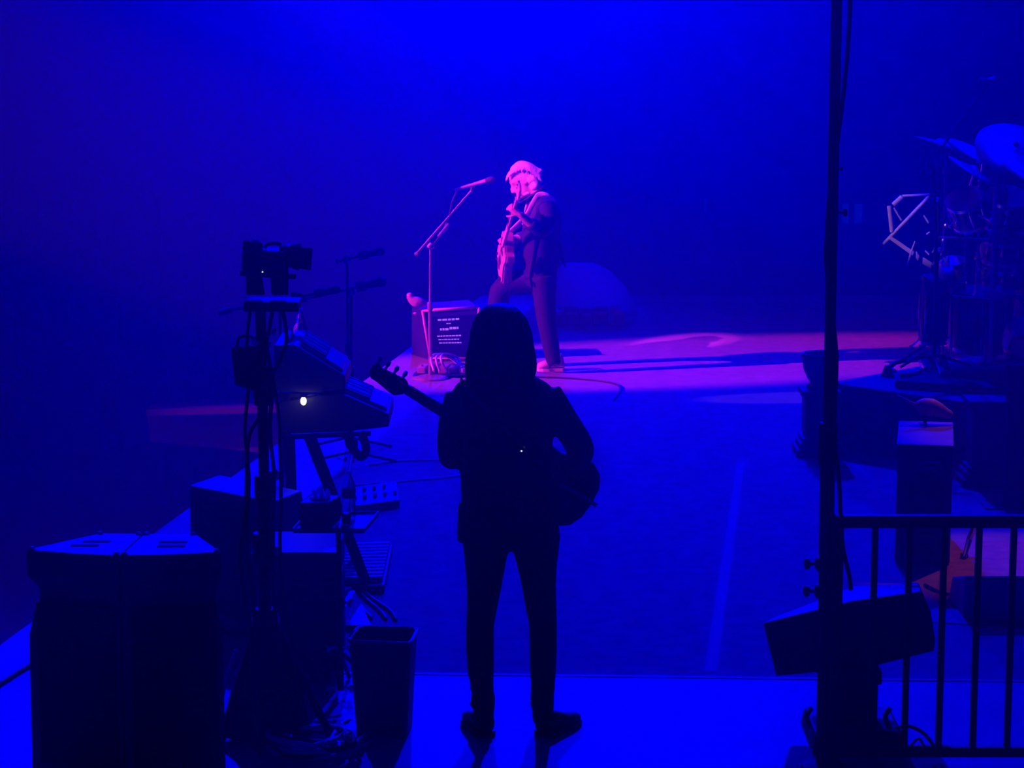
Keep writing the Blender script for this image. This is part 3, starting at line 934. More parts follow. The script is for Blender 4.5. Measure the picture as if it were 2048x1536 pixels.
rv = [[bm.verts.new(p) for p in L_] for L_ in levels]
for r0, r1 in zip(rv, rv[1:]):
    for i in range(len(r0)):
        bm.faces.new((r0[i], r0[(i + 1) % len(r0)], r1[(i + 1) % len(r0)], r1[i]))
bm.faces.new(rv[0][::-1])
bm.faces.new(rv[-1])
obj('bin_body', bm, mat('bin_plastic', (.05, .05, .055), .4, noise=.15, scale=10), t)
loop = rrect(P4, 1.0, bz - .004, 0)
obj('rim', tube(BM(), loop + [loop[0]], .0075, n=8), mat('bin_rim_plastic', (.22, .22, .24), .3), t, smooth=True)

# ---- cable heap and loose cables on the deck
hc_ = gp(632, 1506)
for i in range(7):
    cx_, cy_ = hc_.x + random.uniform(-.05, .05), hc_.y + random.uniform(-.03, .05)
    rx, ry, ph = random.uniform(.11, .17), random.uniform(.08, .13), random.uniform(0, 6)
    pts = []
    N = 40
    for j in range(N + 1):
        a_ = ph + j / N * 2 * PI * 2.1
        rr = 1 + .10 * math.sin(3 * a_ + i) + random.uniform(-.03, .03)
        pts.append((cx_ + rx * rr * math.cos(a_), cy_ + ry * rr * math.sin(a_), .010 + .011 * i + .006 * math.sin(a_ * 2.3 + i)))
    if i < 3:
        pts.append((cx_ + rx * 1.4, cy_ + .12 + .05 * i, .01))
    tag(cable('coiled_cable', pts, .0085, [grey_cable, rubber, grey_cable, grey_cable, rubber, grey_cable, grey_cable][i], sub=3), 'loop of stage cable in the heap on the floor between tripod and bin', 'cable', 'cable heap between tripod and bin')
for i in range(5):
    p = hc_ + Vector((random.uniform(-.14, .14), random.uniform(-.10, .10), .09))
    d_ = Vector((random.uniform(-1, 1), random.uniform(-1, 1), .1)).normalized()
    tag(obj('cable_plug', lathe(BM(), p, [(.009, 0), (.010, .03), (.006, .034), (.006, .05)], 10, d_), chrome), 'small metal cable plug lying on the cable heap', 'plug', 'plugs on the cable heap')
tag(cable('loose_cable', [gp(398, 1536) + Vector((0, 0, .01)), gp(412, 1490) + Vector((0, 0, .05)), at(436, 1420, 9.55), at(452, 1360, 9.6), at(472, 1300, 9.62)], .008, grey_cable), 'pale cable slanting from the floor up towards the tripod legs', 'cable')
tag(cable('edge_cable', [gp(-30, 1385, .012), gp(15, 1357, .012), gp(45, 1338, .012), gp(80, 1322, .012), gp(200, 1290, .012), gp(330, 1300, .012), gp(430, 1330, .012)], .011, rubber), 'dark cable crossing the deck at the far left behind the loudspeakers', 'cable')
for px0, px1, py1, wh in ((676, 742, 1236, 'left'), (680, 772, 1238, 'middle'), (682, 792, 1240, 'right')):
    tag(cable('pedal_cable', [gp(px0, 1130, .01), gp((px0 + px1) / 2 - 6, 1186, .01), gp(px1 - 14, 1220, .01), gp(px1, py1, .01)], .010, rubber), wh + ' one of three dark cables running over the carpet from the organ pedals', 'cable', 'cables from the organ pedals')
bundle = tag(obj('cable_bundle', prism(BM(), [gp(676, 1150, .0), gp(690, 1148, .0), gp(742, 1262, .0), gp(690, 1262, .0)], (0, 0, .03)), rubber), 'thick dark cable ramp behind the tray stand', 'cable ramp')
tag(cable('floor_cable', [gp(700, 972, .006), gp(780, 965, .006), gp(860, 958, .006), gp(935, 950, .006)], .007, grey_cable), 'pale cable lying across the carpet left of the foreground player', 'cable')
tag(cable('floor_cable', [gp(740, 930, .006), gp(800, 922, .006), gp(900, 921, .006), gp(960, 925, .006)], .008, grey_cable), 'faint cable on the carpet behind the keyboards', 'cable')

# ------------------------------------------------------------------ keyboards
yk = gp(750, 1185).y
kk = lambda px, py, dy=0.0: at(px, py, yk + dy)
kb_m = mat('keyboard_casing', (.03, .03, .035), .45)
key_w = mat('white_keys', (.6, .6, .58), .3)


def keyboard(label, prof_px, keys_px, L, nkeys, base, rests):
    t = thing('keyboard', label, 'keyboard', base)
    poly = [kk(px, py) for px, py in prof_px]
    obj('casing', prism(BM(), poly, (0, L, 0)), kb_m, t, bevel=.006)
    (ax_, ay_), (bx_, by_) = keys_px
    a_, b_ = kk(ax_, ay_), kk(bx_, by_)
    up = Vector((0, 0, .012))
    w_ = (L - .10) / nkeys
    me = None
    for i in range(nkeys):
        y0 = .05 + i * w_
        if me is None:
            bm = BM()
            o3 = Vector((0, w_ * .92, 0))
            hexa(bm, [a_, b_, b_ + o3, a_ + o3, a_ + up, b_ + up, b_ + o3 + up, a_ + o3 + up])
            o = obj('key', bm, key_w, t)
            o.location.y += y0
            me = o
        else:
            o = me.copy()
            C.objects.link(o)
            o.location.y = y0
            if i % 7 in (0, 1, 3, 4, 5):
                bm = BM()
                m_ = a_ + (b_ - a_) * .6
                off = Vector((0, y0 - w_ * .3, 0))
                hexa(bm, [p + off for p in (a_ + up, m_ + up, m_ + up + o3 * .6, a_ + up + o3 * .6, a_ + up * 2, m_ + up * 2, m_ + up * 2 + o3 * .6, a_ + up * 2 + o3 * .6)])
                obj('black_key', bm, black, t)
    d_ = (a_ - kk(*prof_px[1]))
    top0, top1 = kk(*prof_px[1]), a_
    for i in range(9):
        p = top0 + (top1 - top0) * .5 + Vector((0, .1 + i * (L - .2) / 8, .004))
        obj('control_knob', lathe(BM(), p, [(.011, -.004), (.010, .016), (.007, .018)], 10), chrome if i % 3 == 0 else black, t)
    return t


low = keyboard('lower dark keyboard with sloping bright key bed, above the slanted stand', [(556, 868), (556, 806), (640, 790), (690, 790), (778, 828), (778, 854), (690, 864)], ((688, 789), (772, 823)), 0.50, 15, kk(660, 872), None)
upr = keyboard('upper dark keyboard on the top tier of the keyboard stand', [(548, 782), (548, 690), (590, 690), (690, 752), (690, 778), (640, 786)], ((600, 694), (684, 745)), 0.50, 15, kk(620, 790), None)
# work lamp and its glow on the lower keyboard
t = thing('gooseneck_lamp', 'small glowing warm white lamp on the back of the lower keyboard', 'lamp', kk(640, 795))
obj('neck', tube(BM(), smooth_path([kk(640, 792, -.01), kk(632, 786, -.03), kk(618, 788, -.05), kk(608, 794, -.06)], 5), .004, n=6), chrome, t)
obj('shade', lathe(BM(), kk(607, 792, -.06), [(.012, .012), (.02, 0), (.021, -.004)], 14), black, t)
bulb = obj('bulb', ball(BM(), kk(607, 802, -.065), (.015, .015, .021)), mat('warm_bulb', (1, .85, .55), .4, emit=6.0, emitcol=(1.0, .78, .42)), t)
tag(obj('song_sheet', hexa(BM(), [kk(625, 802, .06), kk(648, 810, .06), kk(648, 810, .2), kk(625, 802, .2), kk(625, 800, .06), kk(648, 808, .06), kk(648, 808, .2), kk(625, 800, .2)]), wht), 'small white paper lying beside the glowing lamp on the lower keyboard', 'paper')

# stand: two slanted beams at each end, tier arms, feet
t = thing('keyboard_stand', 'dark slanted two-tier keyboard stand with long diagonal beam to the floor', 'stand', gp(690, 1186))
for dy in (.03, .42):
    obj('diagonal_beam', hexa(BM(), [kk(730, 1188, dy), kk(752, 1188, dy), kk(752, 1188, dy + .05), kk(730, 1188, dy + .05), kk(604, 868, dy), kk(630, 866, dy), kk(630, 866, dy + .05), kk(604, 868, dy + .05)]), black_metal, t, bevel=.004)
    fl_ = kk(590, 1188, dy)
    obj('upright_beam', hexa(BM(), [kk(578, 1190, dy), kk(600, 1190, dy), kk(600, 1190, dy + .05), kk(578, 1190, dy + .05), kk(566, 868, dy), kk(590, 868, dy), kk(590, 868, dy + .05), kk(566, 868, dy + .05)]), black_metal, t, bevel=.004)
    obj('foot_bar', hexa(BM(), [kk(570, 1192, dy - .01), kk(768, 1190, dy - .01), kk(768, 1190, dy + .06), kk(570, 1192, dy + .06), kk(570, 1176, dy - .01), kk(768, 1174, dy - .01), kk(768, 1174, dy + .06), kk(570, 1176, dy + .06)]), black_metal, t, bevel=.004)
    obj('lower_arm', hexa(BM(), [kk(556, 880, dy), kk(742, 872, dy), kk(742, 872, dy + .05), kk(556, 880, dy + .05), kk(556, 869, dy), kk(742, 862, dy), kk(742, 862, dy + .05), kk(556, 869, dy + .05)]), black_metal, t, bevel=.003)
    obj('upper_post', hexa(BM(), [kk(562, 868, dy), kk(582, 868, dy), kk(582, 868, dy + .05), kk(562, 868, dy + .05), kk(560, 786, dy), kk(580, 786, dy), kk(580, 786, dy + .05), kk(560, 786, dy + .05)]), black_metal, t, bevel=.003)
    obj('upper_arm', hexa(BM(), [kk(548, 796, dy), kk(650, 796, dy), kk(650, 796, dy + .05), kk(548, 796, dy + .05), kk(548, 786, dy), kk(650, 788, dy), kk(650, 788, dy + .05), kk(548, 786, dy + .05)]), black_metal, t, bevel=.003)
obj('arm_bracket', tube(BM(), smooth_path([kk(722, 864, -.02), kk(728, 880, -.02), kk(732, 900, -.02), kk(722, 914, -.02), kk(708, 900, -.02), kk(698, 884, -.02), kk(700, 872, -.02)], 5), .022, n=10), black_metal, t, smooth=True)
obj('bracket_pad', hexa(BM(), [kk(690, 892, -.03), kk(716, 904, -.03), kk(716, 904, .05), kk(690, 892, .05), kk(690, 878, -.03), kk(716, 880, -.03), kk(716, 880, .05), kk(690, 878, .05)]), black, t, bevel=.006)
# organ pedals
t = thing('organ_pedals', 'dark organ pedal board with pale striped pedals on the floor under the keyboards', 'pedals', gp(725, 1186))
pz = .10
pa, pb = gp(684, 1186), gp(766, 1186)
obj('frame', hexa(BM(), [gp(722, 1192), gp(768, 1190), gp(768, 1190) + Vector((0, .9, 0)), gp(722, 1192) + Vector((0, .9, 0)), kk(722, 1172, -.02), kk(768, 1170, -.02), kk(768, 1170, -.02) + Vector((0, .9, 0)), kk(722, 1172, -.02) + Vector((0, .9, 0))]), kb_m, t, bevel=.006)
for i in range(11):
    y_ = .05 + i * .075
    obj('pedal', hexa(bmx := BM(), [q_ + Vector((0, y_, 0)) for q_ in (kk(676, 1171), kk(764, 1169), kk(764, 1169) + Vector((0, .035, 0)), kk(676, 1171) + Vector((0, .035, 0)), kk(676, 1160), kk(764, 1157), kk(764, 1157) + Vector((0, .035, 0)), kk(676, 1160) + Vector((0, .035, 0)))]), key_w, t, bevel=.003)

# effects unit on the carpet beyond
t = thing('effects_pedal_unit', 'low dark effects unit with small lights on the carpet right of the tray', 'effects unit', gp(750, 1026))
e0, e1 = gp(704, 1030), gp(800, 1016)
bk = Vector((-.03, .30, 0))
hexa(bm := BM(), [e0, e1, e1 + bk, e0 + bk, e0 + Vector((0, 0, .05)), e1 + Vector((0, 0, .05)), e1 + bk + Vector((0, 0, .10)), e0 + bk + Vector((0, 0, .10))])
obj('case', bm, kb_m, t, bevel=.006)
for i in range(9):
    p = e0 + (e1 - e0) * (.08 + .84 * (i % 5) / 4) + bk * (.35 if i < 5 else .75) + Vector((0, 0, .072 if i < 5 else .092))
    obj('foot_switch', lathe(BM(), p, [(.012, -.01), (.012, .012), (.007, .016)], 10), chrome, t)
# water bottle on the upper keyboard's back ledge
t = thing('water_bottle', 'pale blue water bottle standing on the upper keyboard behind the tripod', 'bottle', kk(600, 692, .5))
b0 = kk(601, 690, .3)
h_ = .17
obj('bottle', lathe(BM(), b0, [(.030, 0), (.036, .01), (.036, h_ * .55), (.024, h_ * .75), (.013, h_ * .9), (.013, h_)], 18), plast, t, smooth=True)
obj('cap', lathe(BM(), b0 + Vector((0, 0, h_)), [(.016, 0), (.016, .018)], 14), wht, t)


# ---- microphone booms behind the keyboards
def mic_stand(label, base_xy, top, tail_end, head_end, mic_len=.16, mic_r=.026, group=None, m=None, r=.009, mic_label=None, bare=False, base='tripod'):
    """upright to the pivot, boom from tail to head, microphone at the head end"""
    m = m or black_metal
    bx, by, bz_ = base_xy
    t = thing('microphone_stand', label, 'mic stand', (bx, by, bz_), group)
    top, tail_end, head_end = Vector(top), Vector(tail_end), Vector(head_end)
    ctube('upright', Vector((bx, by, bz_ + .03)), Vector((bx, by, bz_ + (top.z - bz_) * .55)), r * 1.5, m, t)
    ctube('inner_upright', Vector((bx, by, bz_ + (top.z - bz_) * .54)), top, r, m, t)
    collar('clutch', Vector((bx, by, bz_ + (top.z - bz_) * .55)), r * 2.2, .06, m, t)
    ctube('boom', tail_end, head_end, r * .85, m, t)
    collar('pivot', top, .024, .045, m, t, (head_end - tail_end))
    clamp_knob(top, (.3, -1, 0), t)
    ctube('counterweight', tail_end + (top - tail_end) * .02, tail_end + (top - tail_end) * .22, r * 1.9, m, t)
    if base == 'tripod':
        for a_ in (.5, 2.6, 4.7):
            d_ = Vector((math.cos(a_), math.sin(a_), 0))
            lg = ctube('leg', Vector((bx, by, bz_ + .10)), Vector((bx, by, bz_ + .012)) + d_ * .30, r, m, t)
            obj('rubber_foot', ball(BM(), Vector((bx, by, bz_ + .0125)) + d_ * .30, .012, 8, 6), rubber, lg)
    else:
        obj('round_base', lathe(BM(), (bx, by, bz_ + .001), [(.14, 0), (.14, .012), (.12, .022), (.03, .03)], 28), m, t)
    d_ = (head_end - tail_end).normalized()
    mt = thing('microphone', mic_label, 'microphone', head_end, 'microphones on boom stands')
    if bare:
        return t, mt
    obj('handle', tube(BM(), [head_end - d_ * .01, head_end + d_ * mic_len * .65], [mic_r * .55, mic_r * .8], n=14), black, mt)
    obj('head_grille', tube(BM(), [head_end + d_ * mic_len * (.65 + k_ * .06) for k_ in range(6)], [mic_r * .85, mic_r, mic_r, mic_r * .95, mic_r * .75, mic_r * .35], n=14), grille_m, mt)
    obj('clip', tube(BM(), [head_end - d_ * .03, head_end + d_ * .03], mic_r * .95, n=12), black, mt)
    return t, mt


ym = 15.5
mm = lambda px, py, dy=0.0: at(px, py, ym + dy)
mic_stand('lower keyboard vocal mic stand, dark boom left of the guitarist', (mm(702, 700).x, ym, 0), mm(702, 584), mm(590, 603), mm(722, 573), .17, .034, 'keyboard mic stands', mic_label='dark fat microphone on the lower boom left of the guitarist')
mic_stand('upper keyboard vocal mic stand, faint boom highest left of the guitarist', (mm(694, 518.5, .5).x, ym + .5, 0), mm(694, 518.5, .5), mm(672, 524, .5), mm(726, 511, .5), .15, .03, 'keyboard mic stands', mic_label='faint microphone on the highest boom left of the guitarist')
mic_stand('keyboard side mic stand with boom crossing behind the broadcast camera', (mm(560, 700, -1.9).x, ym - 1.9, -.0), mm(560, 602, -1.9), mm(436, 626, -1.9), mm(640, 586, -1.9), .12, .024, 'keyboard mic stands', mic_label='small microphone just right of the broadcast camera mount')

# ------------------------------------------------------------------ railing, pole and side speaker, right foreground
yr = 9.4
r_ = lambda px, py, dy=0.0: at(px, py, yr + dy)
iron = mat('railing_paint', (.012, .012, .014), .5)
t = thing('railing', 'black metal guard railing with upright bars at the right edge', 'railing', (r_(1860, 1400).x, yr, 0))
zt_, zb_ = r_(1860, 1042).z, .085
xl, xr_ = r_(1676, 1042).x, r_(1676, 1042).x + .1335 * 11
obj('top_rail', box(BM(), (xl - .025, yr - .022, zt_ - .024), (xr_, yr + .022, zt_ + .024)), iron, t, bevel=.006)
obj('bottom_rail', box(BM(), (xl - .02, yr - .018, zb_ - .02), (xr_, yr + .018, zb_ + .02)), iron, t, bevel=.004)
obj('end_post', box(BM(), (xl - .02, yr - .020, .001), (xl + .022, yr + .020, zt_ - .024)), iron, t, bevel=.004)
first = None
x_b = r_(1747, 1200).x
for i in range(9):
    if first is None:
        first = obj('bar', box(BM(), (x_b - .0115, yr - .0115, zb_ + .018), (x_b + .0115, yr + .0115, zt_ - .022)), iron, t)
    else:
        o = first.copy()
        C.objects.link(o)
        o.location.x = .1335 * i
obj('end_post', box(BM(), (xr_ - .022, yr - .020, .001), (xr_ + .02, yr + .020, zt_ - .024)), iron, t, bevel=.004)

xp = r_(1664, 700).x
t = thing('pole', 'tall thin black pole rising past the top of the picture beside the railing', 'pole', (xp, yr + .06, 0))
yq = yr + .065
ctube('lower_tube', Vector((xp + .008, yq, .012)), Vector((xp, yq, r_(1664, 855).z)), .029, iron, t)
ctube('upper_tube', Vector((xp, yq, r_(1664, 860).z)), Vector((xp - .002, yq, 3.6)), .021, iron, t)
collar('sleeve', Vector((xp, yq, r_(1664, 895).z)), .036, .17, iron, t)
obj('base_plate', lathe(BM(), (xp + .008, yq, .0005), [(.09, 0), (.09, .01), (.035, .014)], 20), iron, t)
for py in (1135, 1190):
    clamp_knob(Vector((xp - .025, yq, r_(1640, py).z)), (-1, -.1, 0), t, iron, 1.2)
    collar('clamp', Vector((xp, yq, r_(1640, py).z)), .040, .05, iron, t)
clamp_knob(Vector((xp + .015, yq - .01, r_(1680, 428).z)), (1, -.1, 0), t, iron, .8)
clamp_knob(Vector((xp + .010, yq - .01, r_(1672, 340).z)), (1, -.1, 0), t, iron, .5)
rc = lambda px, py: r_(px, py, .02)
tag(cable('pole_cable', [r_(1702, -60, .10), rc(1698, 60), rc(1690, 160), rc(1678, 260), rc(1668, 330), rc(1658, 400), rc(1654, 470), rc(1652, 520), rc(1660, 600), rc(1672, 700), rc(1671, 780), rc(1668, 870), rc(1678, 960), rc(1684, 1080), rc(1698, 1150), rc(1702, 1180)], .0085, iron), 'black cable hanging from above and winding around the tall pole', 'cable')

ys = gp(1700, 1478).y
s_ = lambda px, py, dy=0.0: at(px, py, ys + dy)
stc = mat('side_speaker_cabinet', (.03, .03, .034), .55, noise=.2, scale=60, bump=.2)
t = thing('speaker_stand', 'wide black pedestal with splayed base carrying the tilted speaker behind the railing', 'stand', gp(1700, 1478))
obj('column', box(BM(), (s_(1648, 1400).x, ys - .05, .06), (s_(1752, 1400).x, ys + .10, s_(1700, 1330).z)), stc, t, bevel=.006)
obj('base', hexa(BM(), [Vector((s_(1612, 1500).x, ys - .22, .001)), Vector((s_(1800, 1500).x, ys - .22, .001)), Vector((s_(1800, 1500).x, ys + .22, .001)), Vector((s_(1612, 1500).x, ys + .22, .001)), Vector((s_(1618, 1480).x, ys - .18, .085)), Vector((s_(1790, 1480).x, ys - .18, .085)), Vector((s_(1790, 1480).x, ys + .18, .085)), Vector((s_(1618, 1480).x, ys + .18, .085))]), stc, t, bevel=.01)
obj('yoke', box(BM(), (s_(1640, 1340).x, ys - .06, s_(1640, 1362).z), (s_(1760, 1340).x, ys + .12, s_(1640, 1335).z)), stc, t, bevel=.006)
for px in (1614, 1770):
    obj('base_grip', tube(BM(), smooth_path([Vector((s_(px, 1480).x, ys - .08, .08)), Vector((s_(px - 6, 1460).x, ys - .08, .12)), Vector((s_(px + 4, 1445).x, ys - .08, .155))], 4), .010, n=8), stc, t)

t = thing('side_speaker', 'black tapered stage speaker tilted on the pedestal behind the railing', 'loudspeaker', s_(1700, 1336))
fr_ = [s_(1526, 1246, -.02), s_(1552, 1352, -.02), s_(1740, 1334, -.02), s_(1868, 1302, -.02), s_(1871, 1280, -.02), s_(1862, 1225, -.02), s_(1843, 1182, -.02), s_(1700, 1203, -.02)]
bm = BM()
bkp = []
for p, (px, py) in zip(fr_, ((1545, 1236), (1572, 1330), (1740, 1316), (1846, 1288), (1850, 1262), (1842, 1205), (1838, 1166), (1710, 1172))):
    bkp.append(at(px, py, ys + .30))
A = [bm.verts.new(p) for p in fr_]
Bv = [bm.verts.new(p) for p in bkp]
bm.faces.new(A)
bm.faces.new(Bv[::-1])
for k in range(8):
    bm.faces.new((A[k], Bv[k], Bv[(k + 1) % 8], A[(k + 1) % 8]))
obj('cabinet', bm, stc, t, bevel=.006)
cc_ = sum(fr_, Vector()) / 8
gr = [cc_ + (p - cc_) * .90 + Vector((0, -.012, 0)) for p in fr_]
obj('grille', prism(BM(), gr, (0, .010, 0)), grille_m, t)
# handles and connectors on its sloping top
tn = [(1755, 1186, .16), (1792, 1180, .18), (1826, 1176, .18)]
for px, py, dy in tn:
    p = s_(px, py - 4, dy)
    obj('top_handle', box(BM(), (p.x - .024, p.y - .03, p.z - .012), (p.x + .024, p.y + .03, p.z + .008)), black, t, bevel=.005)
# loose cable by the stand base
tag(cable('loose_cable', [gp(1800, 1500, .01), at(1790, 1462, yr + .3), at(1815, 1452, yr + .28), at(1845, 1465, yr + .26), at(1866, 1490, yr + .2), gp(1870, 1506, .02)], .007, rubber), 'thin dark cable arching up behind the railing bars by the stand base', 'cable')
tag(cable('loose_cable', [gp(1805, 1512, .02), at(1835, 1478, yr + .2), at(1848, 1492, yr + .2), gp(1862, 1510, .02)], .005, rubber), 'small dark wire curled under the arching cable behind the railing', 'cable')
for i, px in enumerate((1797, 1804)):
    tag(obj('cable_plug', lathe(BM(), gp(px, 1504 + 14 * i, .012), [(.010, 0), (.010, .03), (.006, .034), (.006, .05)], 10, (.2, .3, .5)), chrome), ['upper shiny plug beside the speaker stand base', 'lower shiny plug beside the speaker stand base'][i], 'plug')

# ------------------------------------------------------------------ drum riser and its dressing
stone = mat('painted_plaster', (.075, .075, .085), .7, noise=.25, scale=8, bump=.3)
RZ = .43
ra, rb = gp(1668, 764, RZ), gp(2010, 813, RZ)
dr = (rb - ra)
dr.z = 0
ext = rb + dr * 1.0
bkv = Vector((-dr.y, dr.x, 0)).normalized()
bkv = bkv if bkv.y > 0 else -bkv
t = thing('drum_riser', 'low dark platform with a moulded edge carrying the drum kit', 'platform', (rb.x, rb.y, 0))
def slab(a, b, depth, z0, z1, out=0.0):
    u = (b - a).normalized()
    n_ = Vector((bkv.x, bkv.y, 0))
    q = [a - n_ * out, b - n_ * out, b + n_ * depth, a + n_ * depth]
    return hexa(BM(), [Vector((p.x, p.y, z0)) for p in q] + [Vector((p.x, p.y, z1)) for p in q])
obj('deck', slab(ra, ext, 4.2, RZ - .05, RZ, .04), stone, t, bevel=.006)
obj('front_panel', slab(ra, ext, 4.0, .10, RZ - .052), mat('riser_panel', (.04, .04, .045), .8, noise=.2, scale=6), t)
obj('plinth', slab(ra, ext, 4.1, .006, .10, .05), stone, t, bevel=.008)
obj('moulding', slab(ra, ext, .05, RZ - .11, RZ - .055, .025), stone, t, bevel=.006)
for i in range(3):
    a_, b_ = ra + dr * (.12 + .30 * i), ra + dr * (.36 + .30 * i)
    obj('sunk_panel', slab(a_, b_, .02, .15, RZ - .15, .008), stone, t, bevel=.004)


def pedestal(label, px0, px1, py_top, py_base, Y, urn):
    """square balustrade pedestal: stepped base, shaft, cap; optional urn"""
    t_ = thing('pedestal', label, 'pedestal', (at((px0 + px1) / 2, 900, Y).x, Y, 0), 'balustrade pedestals')
    hw = (at(px1, 850, Y).x - at(px0, 850, Y).x) / 2
    cx_ = at((px0 + px1) / 2, 850, Y).x
    zc_ = at((px0 + px1) / 2, py_top, Y).z
    def blk(nm, s, z0, z1, bv=.004):
        return obj(nm, box(BM(), (cx_ - hw * s, Y - hw * s, z0), (cx_ + hw * s, Y + hw * s, z1)), stone, t_, bevel=bv)
    blk('base_step', 1.45, .006, .05)
    blk('base_step', 1.25, .05, .09)
    blk('base_step', 1.10, .09, .12)
    blk('shaft', .92, .12, zc_ - .06)
    blk('cap', 1.02, zc_ - .06, zc_ - .035)
    blk('cap', 1.14, zc_ - .035, zc_)
    obj('shaft_panel', box(BM(), (cx_ - hw * .62, Y - hw * .92 - .006, .17), (cx_ + hw * .62, Y - hw * .92 + .004, zc_ - .11)), stone, t_, bevel=.003)
    if urn:
        u_ = thing('planter_urn', 'squat pale urn standing on the pedestal left of the tall pole', 'urn', (cx_, Y, zc_))
        hu = at((px0 + px1) / 2, 706, Y).z - zc_
        obj('bowl', lathe(BM(), (cx_, Y, zc_ + .001), [(hw * .75, 0), (hw * .80, hu * .08), (hw * .55, hu * .16), (hw * .72, hu * .28), (hw * .98, hu * .55), (hw * 1.05, hu * .82), (hw * 1.12, hu * .9), (hw * 1.12, hu), (hw * .95, hu), (hw * .88, hu * .8)], 24), mat('urn_plaster', (.16, .16, .18), .6, noise=.2, scale=20), u_, smooth=True)
        obj('soil', lathe(BM(), (cx_, Y, zc_ + hu * .75), [(hw * .85, 0), (hw * .85, .01)], 20), black, u_)
    return t_


pedestal('dark stepped pedestal carrying the urn, left end of the drum riser', 1604, 1672, 777, 905, 15.95, True)
pedestal('dark stepped pedestal without an urn, right of the bird figure', 1936, 2008, 796, 935, 15.0, False)


# ---- bird figures
bird_m = mat('painted_bird', (.50, .36, .42), .5, noise=.15, scale=20)


def bird(label, sh, head_c, head_r, beak, feet_c, body_pts, body_r, tail_pts, tail_r):
    t_ = thing('bird_figure', label, 'bird figure', feet_c, 'bird figures')
    bm_ = BM()
    tube(bm_, smooth_path(body_pts, 4), sum([[body_r[i] + (body_r[i + 1] - body_r[i]) * k / 4 for k in range(4)] for i in range(len(body_r) - 1)], []) + [body_r[-1]], n=16)
    ball(bm_, head_c, head_r, 14, 10)
    remesh(obj('body', bm_, bird_m, t_), .008, 3)
    obj('beak', tube(BM(), beak, [.012, .002], n=8), black, t_)
    obj('tail', tube(BM(), tail_pts, tail_r, n=10, flat=.35), bird_m, t_, smooth=True)
    fc = Vector(feet_c)
    for sx in (-1, 1):
        lg = obj('leg', tube(BM(), [fc + Vector((0, .02 * sx, .002)), fc + Vector((0, .02 * sx, .05))], .006, n=6), black, t_)
        for a_ in (-.5, 0, .5):
            obj('toe', tube(BM(), [fc + Vector((0, .02 * sx, .004)), fc + Vector((-.03 * math.cos(a_), .02 * sx + .03 * math.sin(a_), .004))], .003, n=5), black, lg)
    return t_


yv = gp(870, 722).y
v_ = lambda px, py, dy=0.0: at(px, py, yv + dy)
ztop = v_(836, 615).z
bird('pink-lit pigeon figure perched on top of the text screen box', None, v_(820, 592), .030, [v_(816, 594), v_(811, 598)], v_(832, 614),
     [v_(819, 592), v_(824, 599), v_(833, 604), v_(843, 606), v_(853, 609)], [.026, .036, .048, .040, .014], [v_(846, 607), v_(858, 612)], [.022, .012])

# ---- screen box (floor prompter) beside the guitarist
t = thing('prompter_screen', 'boxy floor screen with lines of white text beside the guitarist, edges lit pink', 'screen', gp(885, 724))
shell = mat('prompter_shell', (.03, .03, .10), .4, noise=.1)
f4 = [v_(861, 722), v_(957, 712), v_(958, 614), v_(845, 621)]      # front frame: bl, br, tr, tl
f4[0].z, f4[1].z = .02, .02
nb = Vector((-.10, .38, 0))
bm = BM()
b4 = [f4[0] + Vector((-.17, .36, 0)), f4[1] + Vector((-.10, .40, 0)), f4[2] + Vector((-.08, .30, .02)), f4[3] + Vector((-.10, .30, .015))]
hexa(bm, [f4[0], f4[1], b4[1], b4[0], f4[3], f4[2], b4[2], b4[3]])
obj('shell', bm, shell, t, bevel=.012)
frn = ((f4[1] - f4[0]).cross(f4[3] - f4[0])).normalized()
frn = frn if frn.y < 0 else -frn
fc_ = sum(f4, Vector()) / 4
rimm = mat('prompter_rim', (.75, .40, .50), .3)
for a_, b_ in ((f4[0], f4[1]), (f4[1], f4[2]), (f4[2], f4[3]), (f4[3], f4[0])):
    obj('rim', tube(BM(), [a_ + frn * .004, b_ + frn * .004], .012, n=8), rimm, t, smooth=True)
FP = lambda u, v, d=.0: f4[0] + (f4[1] - f4[0]) * u + (f4[3] - f4[0]) * v * (1 - u) + (f4[2] - f4[1]) * v * u + frn * d
scr = obj('screen', prism(BM(), [FP(.07, .06, .002), FP(.94, .06, .002), FP(.94, .86, .002), FP(.07, .86, .002)], frn * .006), mat('screen_glass', (.01, .01, .02), .15), t)
glow = mat('screen_text', (.6, .55, 1), .5, emit=.8, emitcol=(.22, .14, 1.0))
# lines of text: rows of small word blocks, too far away to read
rowsT = [(.25, .64, .78, .036, 5), (.40, .48, .705, .018, 2), (.27, .43, .585, .046, 3), (.45, .62, .60, .046, 3), (.20, .66, .455, .024, 8), (.215, .62, .385, .020, 7), (.22, .66, .315, .020, 8)]
tx = obj('text', box(BM(), (0, 0, 0), (.001, .001, .001)), glow, scr)
bm = BM()
for u0, u1, v0, h_, nw in rowsT:
    x_ = u0
    ws = [random.uniform(.6, 1.4) for _ in range(nw)]
    k_ = (u1 - u0) / (sum(ws) + .25 * (nw - 1))
    for w0 in ws:
        prism(bm, [FP(x_, v0 - h_ * .2, .0085), FP(x_ + w0 * k_, v0 - h_ * .2, .0085), FP(x_ + w0 * k_, v0 + h_ * .8, .0085), FP(x_, v0 + h_ * .8, .0085)], frn * .001)
        x_ += (w0 + .25) * k_
me_ = bpy.data.meshes.new('text')
bm.to_mesh(me_)
bm.free()
me_.materials.append(glow)
tx.data = me_
tx['kind'] = 'stuff'
for k_ in range(4):
    obj('side_button', tube(BM(), [FP(.045, .42 + .055 * k_, .006), FP(.065, .42 + .055 * k_, .006)], .006, n=6), rimm, t)
